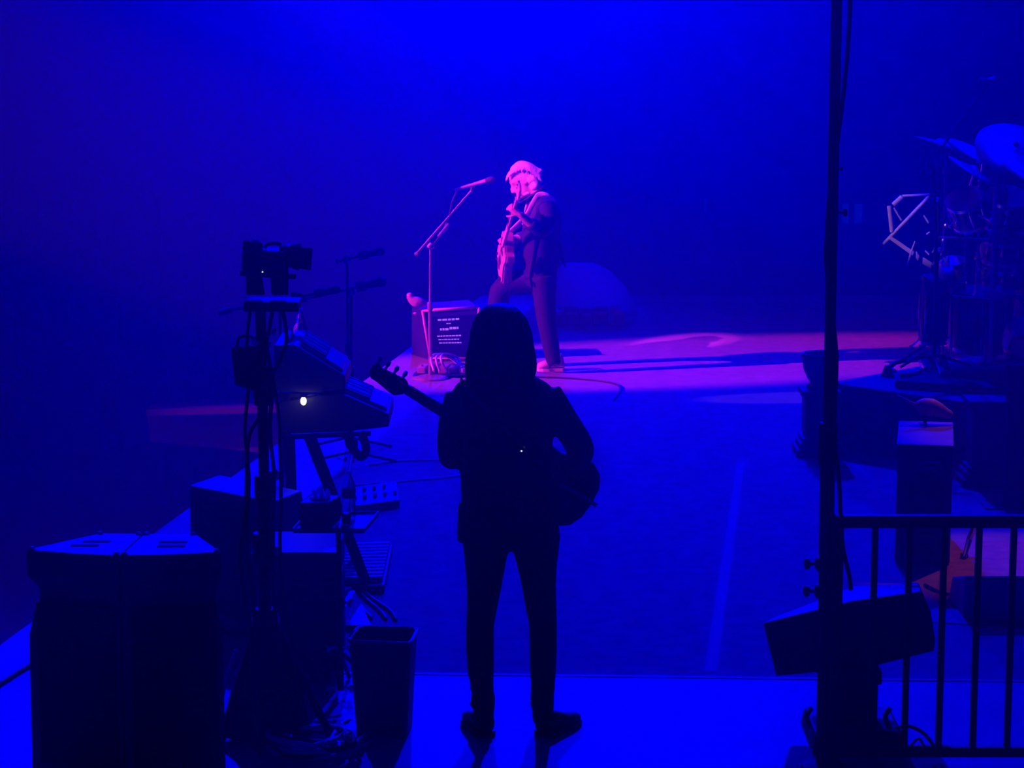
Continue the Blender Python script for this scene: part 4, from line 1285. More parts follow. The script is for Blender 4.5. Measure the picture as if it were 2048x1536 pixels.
obj('power_light', tube(BM(), [FP(.10, .045, .012), FP(.42, .05, .012)], .008, n=6), rimm, t)
obj('badge', ball(BM(), (b4[3] + f4[3]) / 2 + Vector((-.012, -.05, -.045)), (.02, .008, .01), 10, 6), rimm, t)
obj('base', hexa(BM(), [f4[0] + Vector((.02, -.02, -.019)), f4[1] + Vector((0, -.02, -.019)), b4[1] + Vector((0, 0, -.019)), b4[0] + Vector((0, 0, -.019)), f4[0] + Vector((.02, -.02, .0)), f4[1] + Vector((0, -.02, .0)), b4[1], b4[0]]), shell, t)

# ---- pedal board at the guitarist's feet
t = thing('pedal_board', 'small pedal board with pink-lit pedals and wires in front of the text screen', 'pedal board', gp(885, 745))
yb2 = gp(885, 748).y
p0 = gp(832, 752)
obj('board', hexa(BM(), [gp(824, 752), gp(934, 750), gp(938, 726), gp(846, 728)] + [gp(824, 752, .025), gp(934, 750, .025), gp(938, 726, .05), gp(846, 728, .05)]), black, t, bevel=.004)
ped_cols = [(.5, .35, .4), (.12, .12, .15), (.4, .2, .3), (.2, .2, .25), (.55, .4, .45)]
for i in range(5):
    px = 842 + i * 21
    a_ = gp(px - 8, 747, .03)
    b_ = gp(px + 8, 747, .03)
    bk = Vector((.03, .13, .012))
    up_ = Vector((0, 0, .045))
    pd = obj('pedal', hexa(BM(), [a_, b_, b_ + bk, a_ + bk, a_ + up_, b_ + up_, b_ + bk + up_, a_ + bk + up_]), mat('pedal_paint_%s' % 'abcde'[i], ped_cols[i], .4), t, bevel=.004)
    obj('switch', lathe(BM(), (a_ + b_) / 2 + bk * .3 + up_, [(.010, 0), (.010, .012), (.006, .016)], 8), chrome, pd)
for i in range(3):
    pts = [gp(868 + 12 * i, 742, .09), gp(862 + 10 * i, 718, .16 + .02 * i), gp(874 + 8 * i, 708, .14), gp(900 + 8 * i, 716, .08), gp(925, 735 + 4 * i, .06)]
    obj('patch_wire', tube(BM(), smooth_path(pts, 6), .010, n=6), grey_cable, t, smooth=True)

# ---- guitarist's microphone stand
ys2 = gp(862, 757).y
n_ = lambda px, py, dy=0.0: at(px, py, ys2 + dy)
grey_metal = mat('grey_metal', (.30, .28, .32), .4, .2)
t, mh = mic_stand('guitarist mic stand, tall thin upright and slanting boom in front of the player', (n_(861, 750).x, ys2, 0), n_(861, 492), n_(830, 511), n_(944, 380), .01, .01, 'vocal mic stands', grey_metal, .010, mic_label='slim microphone on the guitarist boom pointing at the bent head', bare=True, base='round')
m0, m1 = n_(922, 376), n_(990, 357)
md = (m1 - m0).normalized()
L_ = (m1 - m0).length
obj('handle', tube(BM(), [m0, m0 + md * L_ * .45, m0 + md * L_ * .72], [.011, .014, .018], n=12), grey_metal, mh)
obj('head_grille', tube(BM(), [m0 + md * L_ * (.72 + .056 * i) for i in range(6)], [.018, .024, .026, .025, .020, .008], n=14), grille_m, mh)
obj('clip', tube(BM(), [n_(944, 381), n_(945, 371)], .016, n=10), black, mh)
obj('connector', tube(BM(), [m0 - md * .05, m0], .011, n=10), chrome, mh)
tag(cable('microphone_cable', [m0 - md * .05, n_(912, 386), n_(904, 405), n_(898, 432), n_(890, 452), n_(878, 474), n_(863, 500), n_(859, 560), n_(863, 640), n_(861, 735)], .007, rubber), 'dark cable drooping from the guitarist microphone down the stand', 'cable')
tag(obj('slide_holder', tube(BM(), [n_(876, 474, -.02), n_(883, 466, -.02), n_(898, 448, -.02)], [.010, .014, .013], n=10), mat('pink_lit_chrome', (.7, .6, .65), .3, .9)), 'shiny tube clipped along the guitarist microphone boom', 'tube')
tag(cable('guitar_cable', [gp(930, 748, .01), gp(1000, 752, .01), gp(1150, 757, .01), gp(1236, 770, .01), gp(1228, 800, .01)], .007, rubber), 'thin cable trailing over the carpet behind the guitarist', 'cable')

# ---- tall amplifier cabinet with second bird, right
yn = gp(1845, 1130).y
x0, x1 = at(1793, 1000, yn).x, at(1902, 1000, yn).x
zt4 = at(1845, 889, yn).z
yd = gp(1845, 842, zt4).y
amp_m = mat('amp_tolex', (.055, .055, .06), .7, noise=.2, scale=80)
t = thing('amplifier_cabinet', 'tall narrow dark cabinet with pale flat top and barred front, behind the railing', 'amplifier', ((x0 + x1) / 2, yn, 0))
obj('body', box(BM(), (x0, yn, .015), (x1, yd, zt4 - .012)), amp_m, t, bevel=.006)
obj('top_panel', box(BM(), (x0 - .004, yn - .01, zt4 - .0115), (x1 + .004, yd, zt4)), mat('amp_top_wood', (.16, .13, .14), .6, noise=.15, scale=10), t, bevel=.003)
wv_ = x1 - x0
for a_, b_ in ((0, .14), (.86, 1)):
    obj('side_stile', box(BM(), (x0 + wv_ * a_, yn - .012, .02), (x0 + wv_ * b_, yn + .002, zt4 - .014)), amp_m, t, bevel=.003)
obj('front_rail', box(BM(), (x0 + wv_ * .14, yn - .012, zt4 - .055), (x0 + wv_ * .86, yn + .002, zt4 - .014)), amp_m, t, bevel=.003)
obj('badge', box(BM(), (x0 + wv_ * .42, yn - .016, zt4 - .095), (x0 + wv_ * .80, yn - .003, zt4 - .085)), mat('badge_metal', (.35, .3, .35), .4, .8), t)
obj('badge', box(BM(), (x0 + wv_ * .42, yn - .016, zt4 - .125), (x0 + wv_ * .74, yn - .003, zt4 - .117)), mat('badge_metal', (.35, .3, .35)), t)
obj('arched_speaker', prism(BM(), [Vector((x0 + wv_ * (.52 + .30 * math.cos(a_)), yn - .006, zt4 - .27 + .13 * math.sin(a_))) for a_ in [PI * k / 14 for k in range(15)]], (0, .008, 0)), grille_m, t)
for z in (.10, .16, .22, .28, .34):
    obj('cross_bar', box(BM(), (x0 + wv_ * .14, yn - .012, z), (x0 + wv_ * .86, yn - .002, z + .008)), amp_m, t)
for k in range(5):
    xx = x0 + wv_ * (.24 + .13 * k)
    obj('upright_bar', box(BM(), (xx - .004, yn - .010, .03), (xx + .004, yn - .002, .35)), amp_m, t)
for xx in (x0 + .03, x1 - .03):
    for yy in (yn + .03, yd - .03):
        obj('foot', lathe(BM(), (xx, yy, .004), [(.016, 0), (.016, .012)], 8), rubber, t)
t.rotation_euler.z = -math.atan2((x0 + x1) / 2, yn)
yb3 = yd - .10
h = lambda px, py, dy=0.0: at(px, py, yb3 + dy)
fb = Vector((at(1850, 842, yb3).x, yb3, zt4))
bird('long-tailed bird figure leaning over the top of the tall narrow cabinet', None, h(1897, 828), .026, [h(1903, 830), h(1918, 836)], fb,
     [h(1830, 812), h(1845, 812), h(1862, 815), h(1880, 821), h(1896, 828)], [.018, .044, .052, .040, .022], [h(1840, 813), h(1818, 803), h(1795, 790)], [.028, .020, .012])

# ------------------------------------------------------------------ drum kit and percussion on the riser
yd0 = 16.9
D = lambda px, py, dy=0.0: at(px, py, yd0 + dy)
drum_m = mat('drum_lacquer', (.05, .03, .05), .25)
head_m = mat('drum_head', (.45, .45, .5), .5)
cym_m = mat('cymbal_bronze', (.60, .55, .50), .32, .45)
wood_st = mat('pale_wood_rod', (.62, .48, .45), .5)
obj_riser = tag(obj('drum_rug', slab(gp(1790, 776, RZ) + Vector((0, .0, 0)), gp(2120, 800, RZ), 2.4, RZ + .001, RZ + .05), mat('drum_rug', (.03, .025, .03), .9, noise=.3, scale=20)), 'dark thick rug under the drum kit', 'rug')
FZ = RZ + .05


def drum(label, c, axis, r, depth, lugs=8, arm_to=None, name='drum', m=None):
    c, axis = Vector(c), Vector(axis).normalized()
    t_ = thing(name, label, 'drum', c - axis * depth / 2, 'drums of the kit')
    obj('shell', lathe(BM(), c - axis * depth / 2, [(r * .98, 0), (r, .005), (r, depth - .005), (r * .98, depth)], 28, axis), m or drum_m, t_, smooth=False)
    obj('drum_head', lathe(BM(), c + axis * depth / 2, [(r * .97, -.002), (r * .96, .004)], 28, axis), head_m, t_)
    for s in (-1, 1):
        obj('hoop', lathe(BM(), c + axis * (s * (depth / 2 - .008)), [(r, -.012), (r * 1.05, -.012), (r * 1.05, .014), (r * 1.0, .014)], 28, axis), chrome, t_)
    u_, w_ = frame(axis)
    for k in range(lugs):
        a_ = 2 * PI * k / lugs + .2
        p = c + (u_ * math.cos(a_) + w_ * math.sin(a_)) * r * 1.035
        lg = obj('lug', tube(BM(), [p - axis * depth * .25, p, p + axis * depth * .25], [.007, .013, .007], n=6), chrome, t_)
        obj('tension_rod', tube(BM(), [p - axis * depth * .48, p + axis * depth * .48], .004, n=5), chrome, lg)
    if arm_to is not None:                         # clamped to the rack
        obj('mounting_arm', tube(BM(), [c + (Vector(arm_to) - c).normalized() * r * .98, arm_to], .009, n=8), chrome, t_)
    elif abs(axis.z) > .3:
        bot = c - axis * depth * .5
        if bot.z - FZ > .30:                       # on a stand: post with tripod
            ft = Vector((bot.x, bot.y + .02, FZ))
            obj('stand_post', tube(BM(), [ft + Vector((0, 0, .08)), Vector((ft.x, ft.y, bot.z - .03))], .010, n=8), chrome, t_)
            obj('basket', tube(BM(), [Vector((ft.x, ft.y, bot.z - .05)), c - axis * depth * .45], [.012, .03], n=8), black_metal, t_)
            for k in range(3):
                d_ = Vector((math.cos(k * 2.1 + .4), math.sin(k * 2.1 + .4), 0))
                obj('stand_leg', tube(BM(), [ft + Vector((0, 0, .16)), ft + d_ * .20 + Vector((0, 0, .010))], .007, n=6), chrome, t_)
        elif bot.z - FZ > .02:                     # floor drum on three legs
            for k in range(3):
                d_ = (u_ * math.cos(k * 2.1 + .6) + w_ * math.sin(k * 2.1 + .6)) * r * 1.04
                obj('leg', tube(BM(), [c + d_, Vector(((c + d_).x, (c + d_).y, FZ + .004))], .008, n=6), chrome, t_)
    return t_


def cymbal(label, c, axis, r, foot, tilt_pt=None):
    c, axis = Vector(c), Vector(axis).normalized()
    t_ = thing('cymbal', label, 'cymbal', c, 'cymbals of the kit')
    obj('plate', lathe(BM(), c, [(r, 0), (r * .6, .012), (r * .22, .022), (r * .18, .034), (r * .08, .046), (.006, .048), (.006, .046), (r * .07, .042), (r * .17, .030), (r * .21, .018), (r * .6, .008), (r, -.003)], 40, axis), cym_m, t_, smooth=True)
    obj('felt', lathe(BM(), c + axis * .046, [(.018, 0), (.018, .012)], 10, axis), black, t_)
    obj('wing_nut', lathe(BM(), c + axis * .058, [(.008, 0), (.010, .008), (.006, .018)], 8, axis), chrome, t_)
    foot = Vector(foot)
    s_ = thing('cymbal_stand', label.split(' cymbal')[0] + ' cymbal stand with chrome tubes on the drum riser', 'cymbal stand', foot, 'cymbal stands of the kit')
    top = c + axis * .05
    bend = tilt_pt or Vector((foot.x, foot.y, c.z - .18))
    ctube('lower_tube', foot + Vector((0, 0, .10)), foot + Vector((0, 0, (bend.z - foot.z) * .55)), .014, chrome, s_)
    ctube('upper_tube', foot + Vector((0, 0, (bend.z - foot.z) * .54)), bend, .010, chrome, s_)
    ctube('boom', bend - (top - bend) * .25, top, .008, chrome, s_)
    collar('clamp', bend, .020, .04, chrome, s_)
    collar('clamp', foot + Vector((0, 0, (bend.z - foot.z) * .55)), .022, .05, chrome, s_)
    for a_ in (.3, 2.4, 4.5):
        d_ = Vector((math.cos(a_), math.sin(a_), 0))
        lg = ctube('leg', foot + Vector((0, 0, .22)), foot + d_ * .24 + Vector((0, 0, .012)), .008, chrome, s_)
        obj('rubber_foot', ball(BM(), foot + d_ * .24 + Vector((0, 0, .0125)), .012, 8, 6), rubber, lg)


fz = lambda px, Y: Vector((at(px, 700, Y).x, Y, FZ))
cymbal('left-most thin cymbal seen edge-on', D(1882, 290, .3), (.32, .02, .95), .20, fz(1880, yd0 + .3))
cymbal('upper crash cymbal tilted down to the right', D(1962, 312, .2), (.42, -.18, .9), .25, fz(1950, yd0 + .45))
cymbal('large bright ride cymbal highest on the kit', D(2028, 300, .1), (.10, -.62, .78), .27, fz(2040, yd0 + .5))
cymbal('lower splash cymbal below the upper crash', D(1945, 342, .0), (.50, -.15, .86), .19, fz(1925, yd0 + .35))
cymbal('right-edge low cymbal half out of the picture', D(2062, 345, -.1), (.35, -.3, .9), .22, fz(2085, yd0 - .2))

drum('rack drum tilted under the splash cymbal', D(1935, 420, .1), (-.35, -.5, .8), .125, .20, arm_to=at(1980, 440, yd0 - .3))
drum('rack drum on the right of the rack, high up', D(2010, 420, .15), (.05, -.45, .9), .14, .22, arm_to=at(1980, 425, yd0 - .3))
drum('small timbale drum with bright blue rim', D(1905, 540, -.1), (-.1, -.25, .96), .09, .13)
drum('rack drum with bright top hoop, mid height', D(2005, 500, -.1), (.0, -.2, .98), .135, .15, arm_to=at(1980, 502, yd0 - .3))
drum('shallow snare-type drum below the mid rack drum', D(2006, 552, -.15), (.05, -.15, .98), .14, .11, arm_to=at(1980, 552, yd0 - .3))
drum('floor drum with dark shell low on the riser', D(1965, 640, -.05), (.0, -.08, 1), .20, .40)
drum('tall conga-like drum at the left of the kit', D(1866, 620, -.1), (0, -.05, 1), .085, .46, 6)
drum('bass drum standing on its shell at the right edge', D(2050, 660, .3), (-.85, -.5, .0), .27, .40, 10)
drum('second tall conga-like drum just behind the left one', D(1898, 610, .15), (0, -.05, 1), .095, .46, 6)
drum('bright pale snare drum at the right edge by the drape', D(2056, 680, -.5), (.15, -.35, .92), .15, .17, 8, m=mat('pale_drum_shell', (.6, .5, .58), .4))

# rack of black tubes holding the drums
t = thing('drum_rack', 'black tube rack frame holding drums, with a shiny upright', 'rack', fz(1960, yd0))
for px, Y, top in ((1868, yd0 - .25, 330), (1980, yd0 - .3, 375), (2046, yd0 + .2, 380)):
    f_ = fz(px, Y)
    ctube('upright', f_, Vector((f_.x, Y, at(px, top, Y).z)), .015, black_metal if px != 1980 else mat('pink_chrome_tube', (.5, .35, .38), .3, .7), t)
    obj('foot_plate', lathe(BM(), f_, [(.07, .0005), (.07, .012), (.02, .016)], 16), black_metal, t)
for (pa, ya, pya), (pb_, yb_, pyb) in (((1868, yd0 - .25, 475), (1980, yd0 - .3, 480)), ((1980, yd0 - .3, 455), (2060, yd0 + .2, 450)), ((1868, yd0 - .25, 590), (1980, yd0 - .3, 600))):
    ctube('crossbar', at(pa, pya, ya), at(pb_, pyb, yb_), .013, black_metal, t)
for px, py in ((1872, 400), (1902, 438), (1890, 452), (1897, 455), (1912, 448), (1885, 482), (1880, 500), (1884, 508), (1884, 516), (1893, 521), (1980, 443), (1980, 470), (2012, 428), (2040, 470)):
    clamp_knob(D(px, py, -.3), (random.uniform(-.5, .5), -1, .2), t, None, .9)

# wooden rod frame with hanging sticks, lit pink-white
t = thing('rod_frame', 'pale pink-lit angular frame of wooden rods sticking out left of the drums', 'frame', D(1862, 545, -.3))
W = lambda px, py, dy=-.3: D(px, py, dy)
for (a_, b_, r) in (((1804, 392), (1859, 389), .009), ((1786, 410), (1804, 394), .016), ((1778, 412), (1784, 464), .014), ((1788, 416), (1803, 441), .006), ((1858, 393), (1766, 489), .011)):
    obj('rod', tube(BM(), [W(*a_), W(*b_)], r, n=10), wood_st, t)
obj('flat_arm', hexa(BM(), [W(1778, 478, -.32), W(1836, 520, -.32), W(1836, 520, -.26), W(1778, 478, -.26), W(1782, 472, -.32), W(1840, 511, -.32), W(1840, 511, -.26), W(1782, 472, -.26)]), wood_st, t, bevel=.003)
obj('flat_arm', hexa(BM(), [W(1844, 527, -.32), W(1862, 538, -.32), W(1862, 538, -.26), W(1844, 527, -.26), W(1846, 514, -.32), W(1864, 525, -.32), W(1864, 525, -.26), W(1846, 514, -.26)]), wood_st, t, bevel=.003)
obj('joint', tube(BM(), [W(1862, 389), W(1868, 391)], .014, n=8), black_metal, t)
obj('mounting_arm', tube(BM(), [W(1858, 530), W(1868, 536, -.25)], .012, n=8), black_metal, t)
tag(obj('drum_stick', tube(BM(), [W(1815, 530, -.34), W(1822, 505, -.34), W(1830, 482, -.34)], [.007, .007, .004], n=8), wood_st), 'thin pale drum stick leaning across the flat wooden arm', 'drum stick', 'drum sticks')
tag(obj('drum_stick', tube(BM(), [W(1836, 520, -.34), W(1833, 503, -.34)], [.006, .005], n=8), wood_st), 'short pale drum stick end right of the leaning one', 'drum stick', 'drum sticks')
for i, (a_, b_) in enumerate((((1848, 431), (1857, 446)), ((1853, 469), (1859, 464)), ((1850, 501), (1858, 509)))):
    tag(obj('drum_stick', tube(BM(), [W(*a_, -.28), W(*b_, -.28)], .006, n=8), wood_st), ['upper', 'middle', 'lower'][i] + ' short shiny stick beside the left rack upright', 'drum stick', 'drum sticks')
# sheaf of beaters and small bell
t = thing('cup_of_beaters', 'cup with pale beaters standing up, pink-lit, on the drum rack', 'cup', D(1892, 562, -.35))
obj('cup', lathe(BM(), D(1893, 560, -.35), [(.035, 0), (.045, .09), (.041, .09), (.032, .01)], 16), wood_st, t, smooth=True)
for i in range(5):
    p = D(1888 + 3 * i, 556, -.35)
    obj('beater', tube(BM(), [p, p + Vector((random.uniform(-.03, .03), random.uniform(-.02, .02), .12 + .03 * (i % 3)))], [.004, .008], n=6), wood_st, t)
for px, py in ((1868, 505), (1876, 512), (1884, 510), (1870, 530), (1926, 565), (1955, 550), (2026, 552)):
    tag(obj('hand_bell', lathe(BM(), D(px, py, -.36), [(.005, .045), (.010, .04), (.014, .015), (.020, 0)], 12, (.2, -.2, 1)), chrome), 'tiny shiny bell hanging on the drum rack', 'bell', 'bells on the drum rack')


# overhead microphone on long boom
f_ = fz(1868, yd0 - .5)
t, mh = mic_stand('drum overhead mic stand, tall boom rising right above the cymbals', (f_.x, f_.y, FZ), at(1868, 325, f_.y), at(1843, 350, f_.y), at(1972, 175, f_.y), .01, .01, 'drum mic stands', iron, .010, mic_label='dark overhead microphone crosswise on the tall drum boom', bare=True)
o_ = lambda px, py: at(px, py, f_.y)
obj('handle', tube(BM(), [o_(1958, 161), o_(1978, 162)], .020, n=12), iron, mh)
obj('head_grille', tube(BM(), [o_(1978, 162), o_(1990, 160), o_(1996, 159)], [.022, .026, .014], n=12), iron, mh)
obj('clip', tube(BM(), [o_(1972, 178), o_(1976, 164)], .014, n=10), iron, mh)
f2 = fz(1835, yd0 - .45)
t = thing('microphone_stand', 'short black boom mic stand lying low at the left foot of the kit', 'mic stand', Vector((at(1800, 745, f2.y).x, f2.y, RZ)))
zf = lambda px, py: at(px, py, f2.y)
p_ = gp(1775, 752, RZ)
obj('boom', tube(BM(), [p_ + Vector((0, 0, .06)), zf(1800, 722), zf(1850, 690)], .011, n=8), iron, t)
obj('second_boom', tube(BM(), [zf(1800, 735), zf(1856, 700)], .009, n=8), iron, t)
obj('base', tube(BM(), [p_ + Vector((0, 0, .001)), p_ + Vector((0, 0, .07))], [.045, .02], n=14), iron, t)
tag(cable('drum_cable', [gp(1790, 742, RZ + .01), gp(1782, 735, RZ + .012), gp(1800, 722, RZ + .012), gp(1830, 716, RZ + .012), gp(1850, 722, RZ + .012), gp(1835, 745, RZ + .012), gp(1800, 750, RZ + .012)], .012, rubber), 'black cable looped on the riser at the left foot of the kit', 'cable')
for i, px in enumerate((1850, 1862, 1868, 1890)):
    tag(obj('foot_pedal', hexa(BM(), [fz(px - 6, yd0 - .4) + Vector((0, -.1, 0)), fz(px + 6, yd0 - .4) + Vector((0, -.1, 0)), fz(px + 6, yd0 - .4) + Vector((0, .12, 0)), fz(px - 6, yd0 - .4) + Vector((0, .12, 0)), fz(px - 6, yd0 - .4) + Vector((0, -.1, .02)), fz(px + 6, yd0 - .4) + Vector((0, -.1, .02)), fz(px + 6, yd0 - .4) + Vector((0, .12, .07)), fz(px - 6, yd0 - .4) + Vector((0, .12, .07))]), chrome), ['left-most', 'second from left', 'third from left', 'right-most'][i] + ' shiny drum foot pedal at the front of the kit', 'foot pedal', 'foot pedals of the kit')

# ---- dark drape column, wedge and bits at the right edge
yx = 14.2
x_ = lambda px, py, dy=0.0: at(px, py, yx + dy)
bm = BM()
N = 40
pts = []
xa, xb = x_(2012, 900).x, x_(2012, 900).x + .75
for i in range(N + 1):
    u = i / N
    pts.append(Vector((xa + (xb - xa) * u, yx + .025 * math.sin(u * 40), .006)))
poly = pts + [p + Vector((0, .012, 0)) for p in reversed(pts)]
prism(bm, poly, (0, 0, x_(2030, 735).z))
dt = thing('drape', 'black pleated drape on a pipe frame at the right edge of the picture', 'drape', ((xa + xb) / 2, yx, 0))
obj('curtain', bm, mat('black_drape', (.02, .02, .022)), dt)
zd = x_(2030, 735).z
obj('top_pipe', tube(BM(), [(xa - .02, yx + .006, zd), (xb + .02, yx + .006, zd)], .018, n=10), iron, dt)
for xx in (xa + .02, xb - .02):
    obj('post', tube(BM(), [(xx, yx + .07, .01), (xx, yx + .07, zd), (xx, yx + .01, zd)], .016, n=10), iron, dt)
    obj('base_plate', box(BM(), (xx - .12, yx + .02, .003), (xx + .12, yx + .20, .012)), iron, dt)
t = thing('wedge_monitor', 'blue-lit wedge floor monitor at the right edge behind the railing bars', 'loudspeaker', gp(1990, 1236))
wa, wb = gp(1927, 1238), gp(2075, 1238)
zw = at(1927, 1152, wa.y).z
bkw = Vector((0, .42, 0))
obj('cabinet', hexa(BM(), [wa, wb, wb + bkw, wa + bkw, wa + Vector((0, 0, zw)), wb + Vector((0, 0, zw)), wb + bkw * .8 + Vector((0, 0, zw * .6)), wa + bkw * .8 + Vector((0, 0, zw * .6))]), mat('wedge_grey', (.42, .42, .45), .6, noise=.1), t, bevel=.008)
obj('handle', hexa(BM(), [wa + Vector((.12, -.004, zw * .62)), wb + Vector((-.1, -.004, zw * .62)), wb + Vector((-.1, .01, zw * .62)), wa + Vector((.12, .01, zw * .62)), wa + Vector((.16, -.004, zw * .82)), wb + Vector((-.14, -.004, zw * .82)), wb + Vector((-.14, .01, zw * .82)), wa + Vector((.16, .01, zw * .82))]), mat('pale_handle', (.4, .4, .42), .5), t, bevel=.004)
obj('trim_bar', box(BM(), (wa.x + .01, wa.y - .005, zw * .93), (wb.x, wa.y + .01, zw * .97)), mat('amp_top_wood', (.16, .13, .14)), t)
t = thing('drum_hardware_leg', 'pale slanting metal tube behind the railing bars at right', 'tube', gp(1930, 1118))
obj('tube', tube(BM(), [gp(1928, 1116, .012), at(1938, 1080, 13.1), at(1950, 1050, 13.1)], [.012, .016, .016], n=10), chrome, t)
obj('rubber_tip', lathe(BM(), gp(1928, 1118, .0), [(.02, 0), (.02, .03)], 10), rubber, t)
tag(cable('floor_cable', [gp(1850, 1170, .009), gp(1880, 1185, .009), gp(1910, 1190, .009), gp(1950, 1188, .009)], .010, rubber), 'dark cable on the reddish floor left of the wedge monitor', 'cable')
tag(obj('plank_mat', prism(BM(), [gp(1862, 1246), gp(2120, 1262), gp(2150, 1085), gp(1890, 1085)], (0, 0, .006)), mat('reddish_boards', (.30, .16, .10), .6, noise=.3, scale=14)), 'patch of reddish wooden boards under the wedge monitor', 'mat')

# ------------------------------------------------------------------ far end: amps, mound, lit panels, thrust, audience
F = lambda px, py, Y: at(px, py, Y)
yf = gp(1180, 652).y
for i, (p0, p1, h0) in enumerate(((1106, 1128, 624), (1130, 1158, 622), (1160, 1184, 625), (1186, 1218, 622), (1222, 1249, 620))):
    a_, b_ = F(p0, 650, yf), F(p1, 650, yf)
    t = thing('amplifier', ['left-most', 'second', 'middle', 'fourth', 'right-most and palest'][i] + ' small amplifier in the far row behind the guitarist legs', 'amplifier', (a_.x, yf, 0), 'far row of small amplifiers')
    pale = mat('far_amp_pale', (.26, .26, .28), .7) if i == 4 else mat('far_amp', (.12, .12, .13), .7)
    zt5 = F(p0, h0, yf).z
    obj('cabinet', box(BM(), (a_.x, yf, .008), (b_.x, yf + .3, zt5)), pale, t, bevel=.008)
    obj('grille', box(BM(), (a_.x + .015, yf - .006, .03), (b_.x - .015, yf + .002, zt5 * .72)), mat('far_amp', (.12, .12, .13)), t)
    obj('control_panel', box(BM(), (a_.x + .012, yf - .006, zt5 * .78), (b_.x - .012, yf + .002, zt5 * .95)), mat('far_panel', (.3, .3, .33), .5), t)
# solid pale mound put in for a glow of light in the haze
t_m = BM()
ym2 = yf + .75
loft(t_m, [(F(1185, 655, ym2) * 1, (.42, 0, 0), (0, .30, 0)), (F(1184, 615, ym2), (.40, 0, 0), (0, .28, 0)), (F(1178, 575, ym2), (.34, 0, 0), (0, .25, 0)), (F(1166, 540, ym2), (.24, 0, 0), (0, .18, 0)), (F(1160, 527, ym2), (.14, 0, 0), (0, .10, 0))], 28)
mz = min(v.co.z for v in t_m.verts)
for v in t_m.verts:
    v.co.z -= mz - .008 if False else 0
    v.co += Vector((random.uniform(-.01, .01), random.uniform(-.01, .01), 0))
for v in t_m.verts:
    if v.co.z < .05:
        v.co.z = .007
tag(obj('glow_mound', t_m, mat('glow_mound_pale', (.22, .22, .24), .8, noise=.1, scale=5), smooth=True), 'pale rounded mound put in for a glow behind the far row of amplifiers', 'glow stand-in')

# lit panels on the far wall
lit = mat('lit_doorway_panel', (.1, .1, .3), .6, emit=.22, emitcol=(.0, .02, 1.0))
yw_ = 45.94
for i, (p0, p1, q0, q1) in enumerate(((1682, 1700, 408, 446), (1706, 1727, 408, 446), (1407, 1414, 396, 424))):
    a_, b_ = at(p0, q1, yw_), at(p1, q0, yw_)
    t = thing('lit_panel', ['left pane of the two faint lit panels beside the tall pole', 'right pane of the two faint lit panels beside the tall pole', 'small single lit slot on the far wall right of the guitarist'][i], 'light panel', ((a_.x + b_.x) / 2, yw_, a_.z), 'lit panels on the far wall')
    obj('pane', box(BM(), (a_.x, yw_, a_.z), (b_.x, yw_ + .05, b_.z)), lit, t)
    for xx in (a_.x, b_.x):
        obj('frame_bar', box(BM(), (xx - .02, yw_ - .02, a_.z), (xx + .02, yw_ + .055, b_.z)), dark_wall, t)
# barrier line beyond the stage
a_, b_ = at(1360, 618, 27.5), at(1560, 620, 27.5)
t = thing('crowd_barrier', 'thin pale rail of a crowd barrier beyond the far stage edge', 'barrier', (a_.x, 27.5, -1.6))
obj('top_bar', box(BM(), (a_.x, 27.5, a_.z - .012), (b_.x, 27.54, a_.z + .012)), mat('barrier_metal', (.25, .25, .28), .5), t)
for i in range(5):
    xx = a_.x + (b_.x - a_.x) * i / 4
    obj('post', box(BM(), (xx - .015, 27.505, -1.6), (xx + .015, 27.535, a_.z - .012)), mat('barrier_dark', (.03, .03, .03), .6), t)

# thrust platform in the audience, catching the spill of the second follow spot
zt6 = -.62
q = [gp(292, 820, zt6), gp(300, 812, zt6), gp(335, 806, zt6), gp(480, 801, zt6), gp(625, 799, zt6), gp(625, 822, zt6), gp(480, 816, zt6), gp(330, 818, zt6)]
thr = thing('thrust_platform', 'low long platform in the dark audience area, front lit purple', 'platform', (q[3].x, q[3].y, -1.6))
f_pts = [gp(292, 820, zt6), gp(330, 818, zt6), gp(480, 814, zt6), gp(640, 812, zt6)]
obj('deck', prism(BM(), [gp(292, 820, zt6), gp(640, 812, zt6), gp(640, 799, zt6), gp(480, 800, zt6), gp(335, 805, zt6), gp(300, 812, zt6)], (0, 0, -.05)), mat('thrust_deck', (.22, .18, .2), .6), thr)
dn = Vector((0, 0, -.52))
obj('front_panel', prism(BM(), [gp(294, 819, zt6 - .052), gp(638, 812, zt6 - .052), gp(638, 812, zt6 - .052) + dn * .9, gp(300, 819, zt6 - .052) + dn * .55], (0, .3, 0)), mat('thrust_panel', (.34, .26, .30), .7), thr)
for px in (330, 480, 600):
    p = gp(px, 812, zt6 - .06)
    obj('leg', box(BM(), (p.x - .03, p.y + .12, -1.6), (p.x + .03, p.y + .18, p.z)), black, thr)

# audience: standing people in the dark left of the stage
crowd_m = mat('crowd_clothes', (.05, .05, .055), .9, noise=.3, scale=5)
crowd_skin = mat('crowd_skin', (.20, .15, .13), .7)
pale_cl = mat('crowd_pale_clothes', (.14, .14, .15), .9)


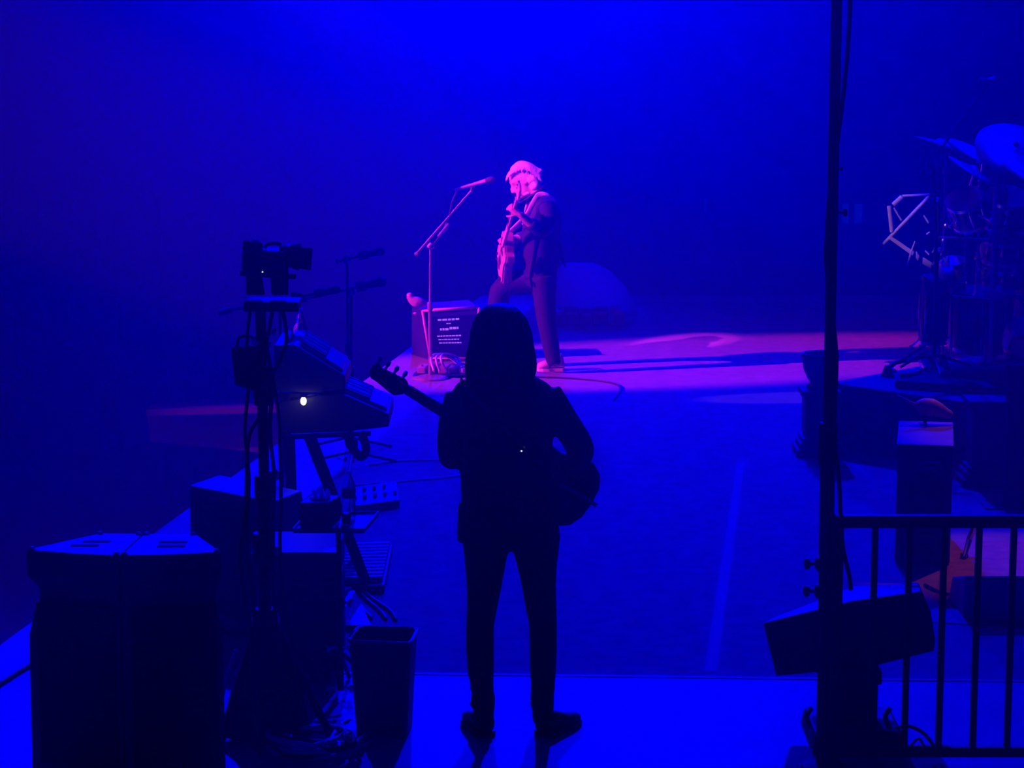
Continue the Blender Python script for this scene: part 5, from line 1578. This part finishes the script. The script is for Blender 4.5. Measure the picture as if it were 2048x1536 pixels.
def crowd_mesh(arm):
    bm_ = BM()
    loft(bm_, [((0, 0, .80), (.17, 0, 0), (0, .12, 0)), ((0, 0, 1.0), (.155, 0, 0), (0, .11, 0)), ((0, 0, 1.2), (.18, 0, 0), (0, .12, 0)), ((0, 0, 1.38), (.21, 0, 0), (0, .11, 0)), ((0, 0, 1.45), (.12, 0, 0), (0, .08, 0)), ((0, 0, 1.50), (.055, 0, 0), (0, .055, 0))], 14)
    for s in (-1, 1):
        tube(bm_, [(.09 * s, 0, .85), (.10 * s, .01, .48), (.10 * s, -.01, .08)], [.09, .06, .05], n=10)
        tube(bm_, [(.10 * s, -.03, .05), (.10 * s, .12, .035)], [.045, .035], n=8)
        if arm and s == 1:
            tube(bm_, [(.20, 0, 1.37), (.30, .08, 1.58), (.24, .10, 1.82)], [.05, .04, .032], n=8)
            hand(bm_, (.24, .10, 1.82), (-.1, .05, 1), (0, -1, 0), 1, .2)
        else:
            tube(bm_, [(.20 * s, 0, 1.37), (.27 * s, -.02, 1.10), (.24 * s, .10, .88)], [.05, .04, .032], n=8)
            hand(bm_, (.24 * s, .10, .88), (0, .3, -1), (s, 0, 0), s, .4)
    head_mesh(bm_, (0, .01, 1.63), (0, 1, 0), (0, 0, 1))
    return bm_


protos = []
for arm in (0, 1):
    o = remesh(obj('body', crowd_mesh(arm), crowd_m), .022, 2)
    hb = BM()
    ball(hb, (0, -.02, 1.675), (.088, .105, .082), 12, 8)
    hr = obj('hair', hb, dark_hair, smooth=True)
    protos.append((o.data, hr.data))
    bpy.data.objects.remove(o)
    bpy.data.objects.remove(hr)
rows_ = []
for row in range(7):
    Y = 24.5 + row * 2.2
    for kx in range(7):
        X = edge_x(24) - 1.0 - kx * .95 + random.uniform(-.25, .25) - row * .22
        px = 1024 + X / Y * 5000
        if -40 < px < 560:
            rows_.append((X, Y + random.uniform(-.4, .4)))
for i, (X, Y) in enumerate(rows_):
    arm = 1 if random.random() < .25 else 0
    t = thing('person', 'faint dark standing audience member with %s in the crowd left of the stage' % ('one arm raised' if arm else 'arms down'), 'person', (X, Y, -1.6), 'audience left of the stage')
    t.rotation_euler.z = -1.2 + random.uniform(-.3, .3)
    t.scale = (1, 1, random.uniform(.93, 1.06))
    for nm, me_ in zip(('body', 'hair'), protos[arm]):
        o = bpy.data.objects.new(nm, me_)
        C.objects.link(o)
        o.parent = t

# ------------------------------------------------------------------ stage haze (lit by the lamps above)
hz = bpy.data.materials.new('stage_haze')
hz.use_nodes = True
hz.node_tree.nodes.clear()
_o = hz.node_tree.nodes.new('ShaderNodeOutputMaterial')
_v = hz.node_tree.nodes.new('ShaderNodeVolumeScatter')
_v.inputs['Color'].default_value = (1, 1, 1, 1)
_v.inputs['Density'].default_value = 0.022
_v.inputs['Anisotropy'].default_value = 0.78
hz.node_tree.links.new(_v.outputs[0], _o.inputs['Volume'])
haze = obj('stage_haze', box(BM(), (-30, 5.5, -1.55), (11.5, 45, 20)), hz)
tag(haze, 'thin blue-lit smoke haze hanging over the whole stage', 'haze', kind='stuff')
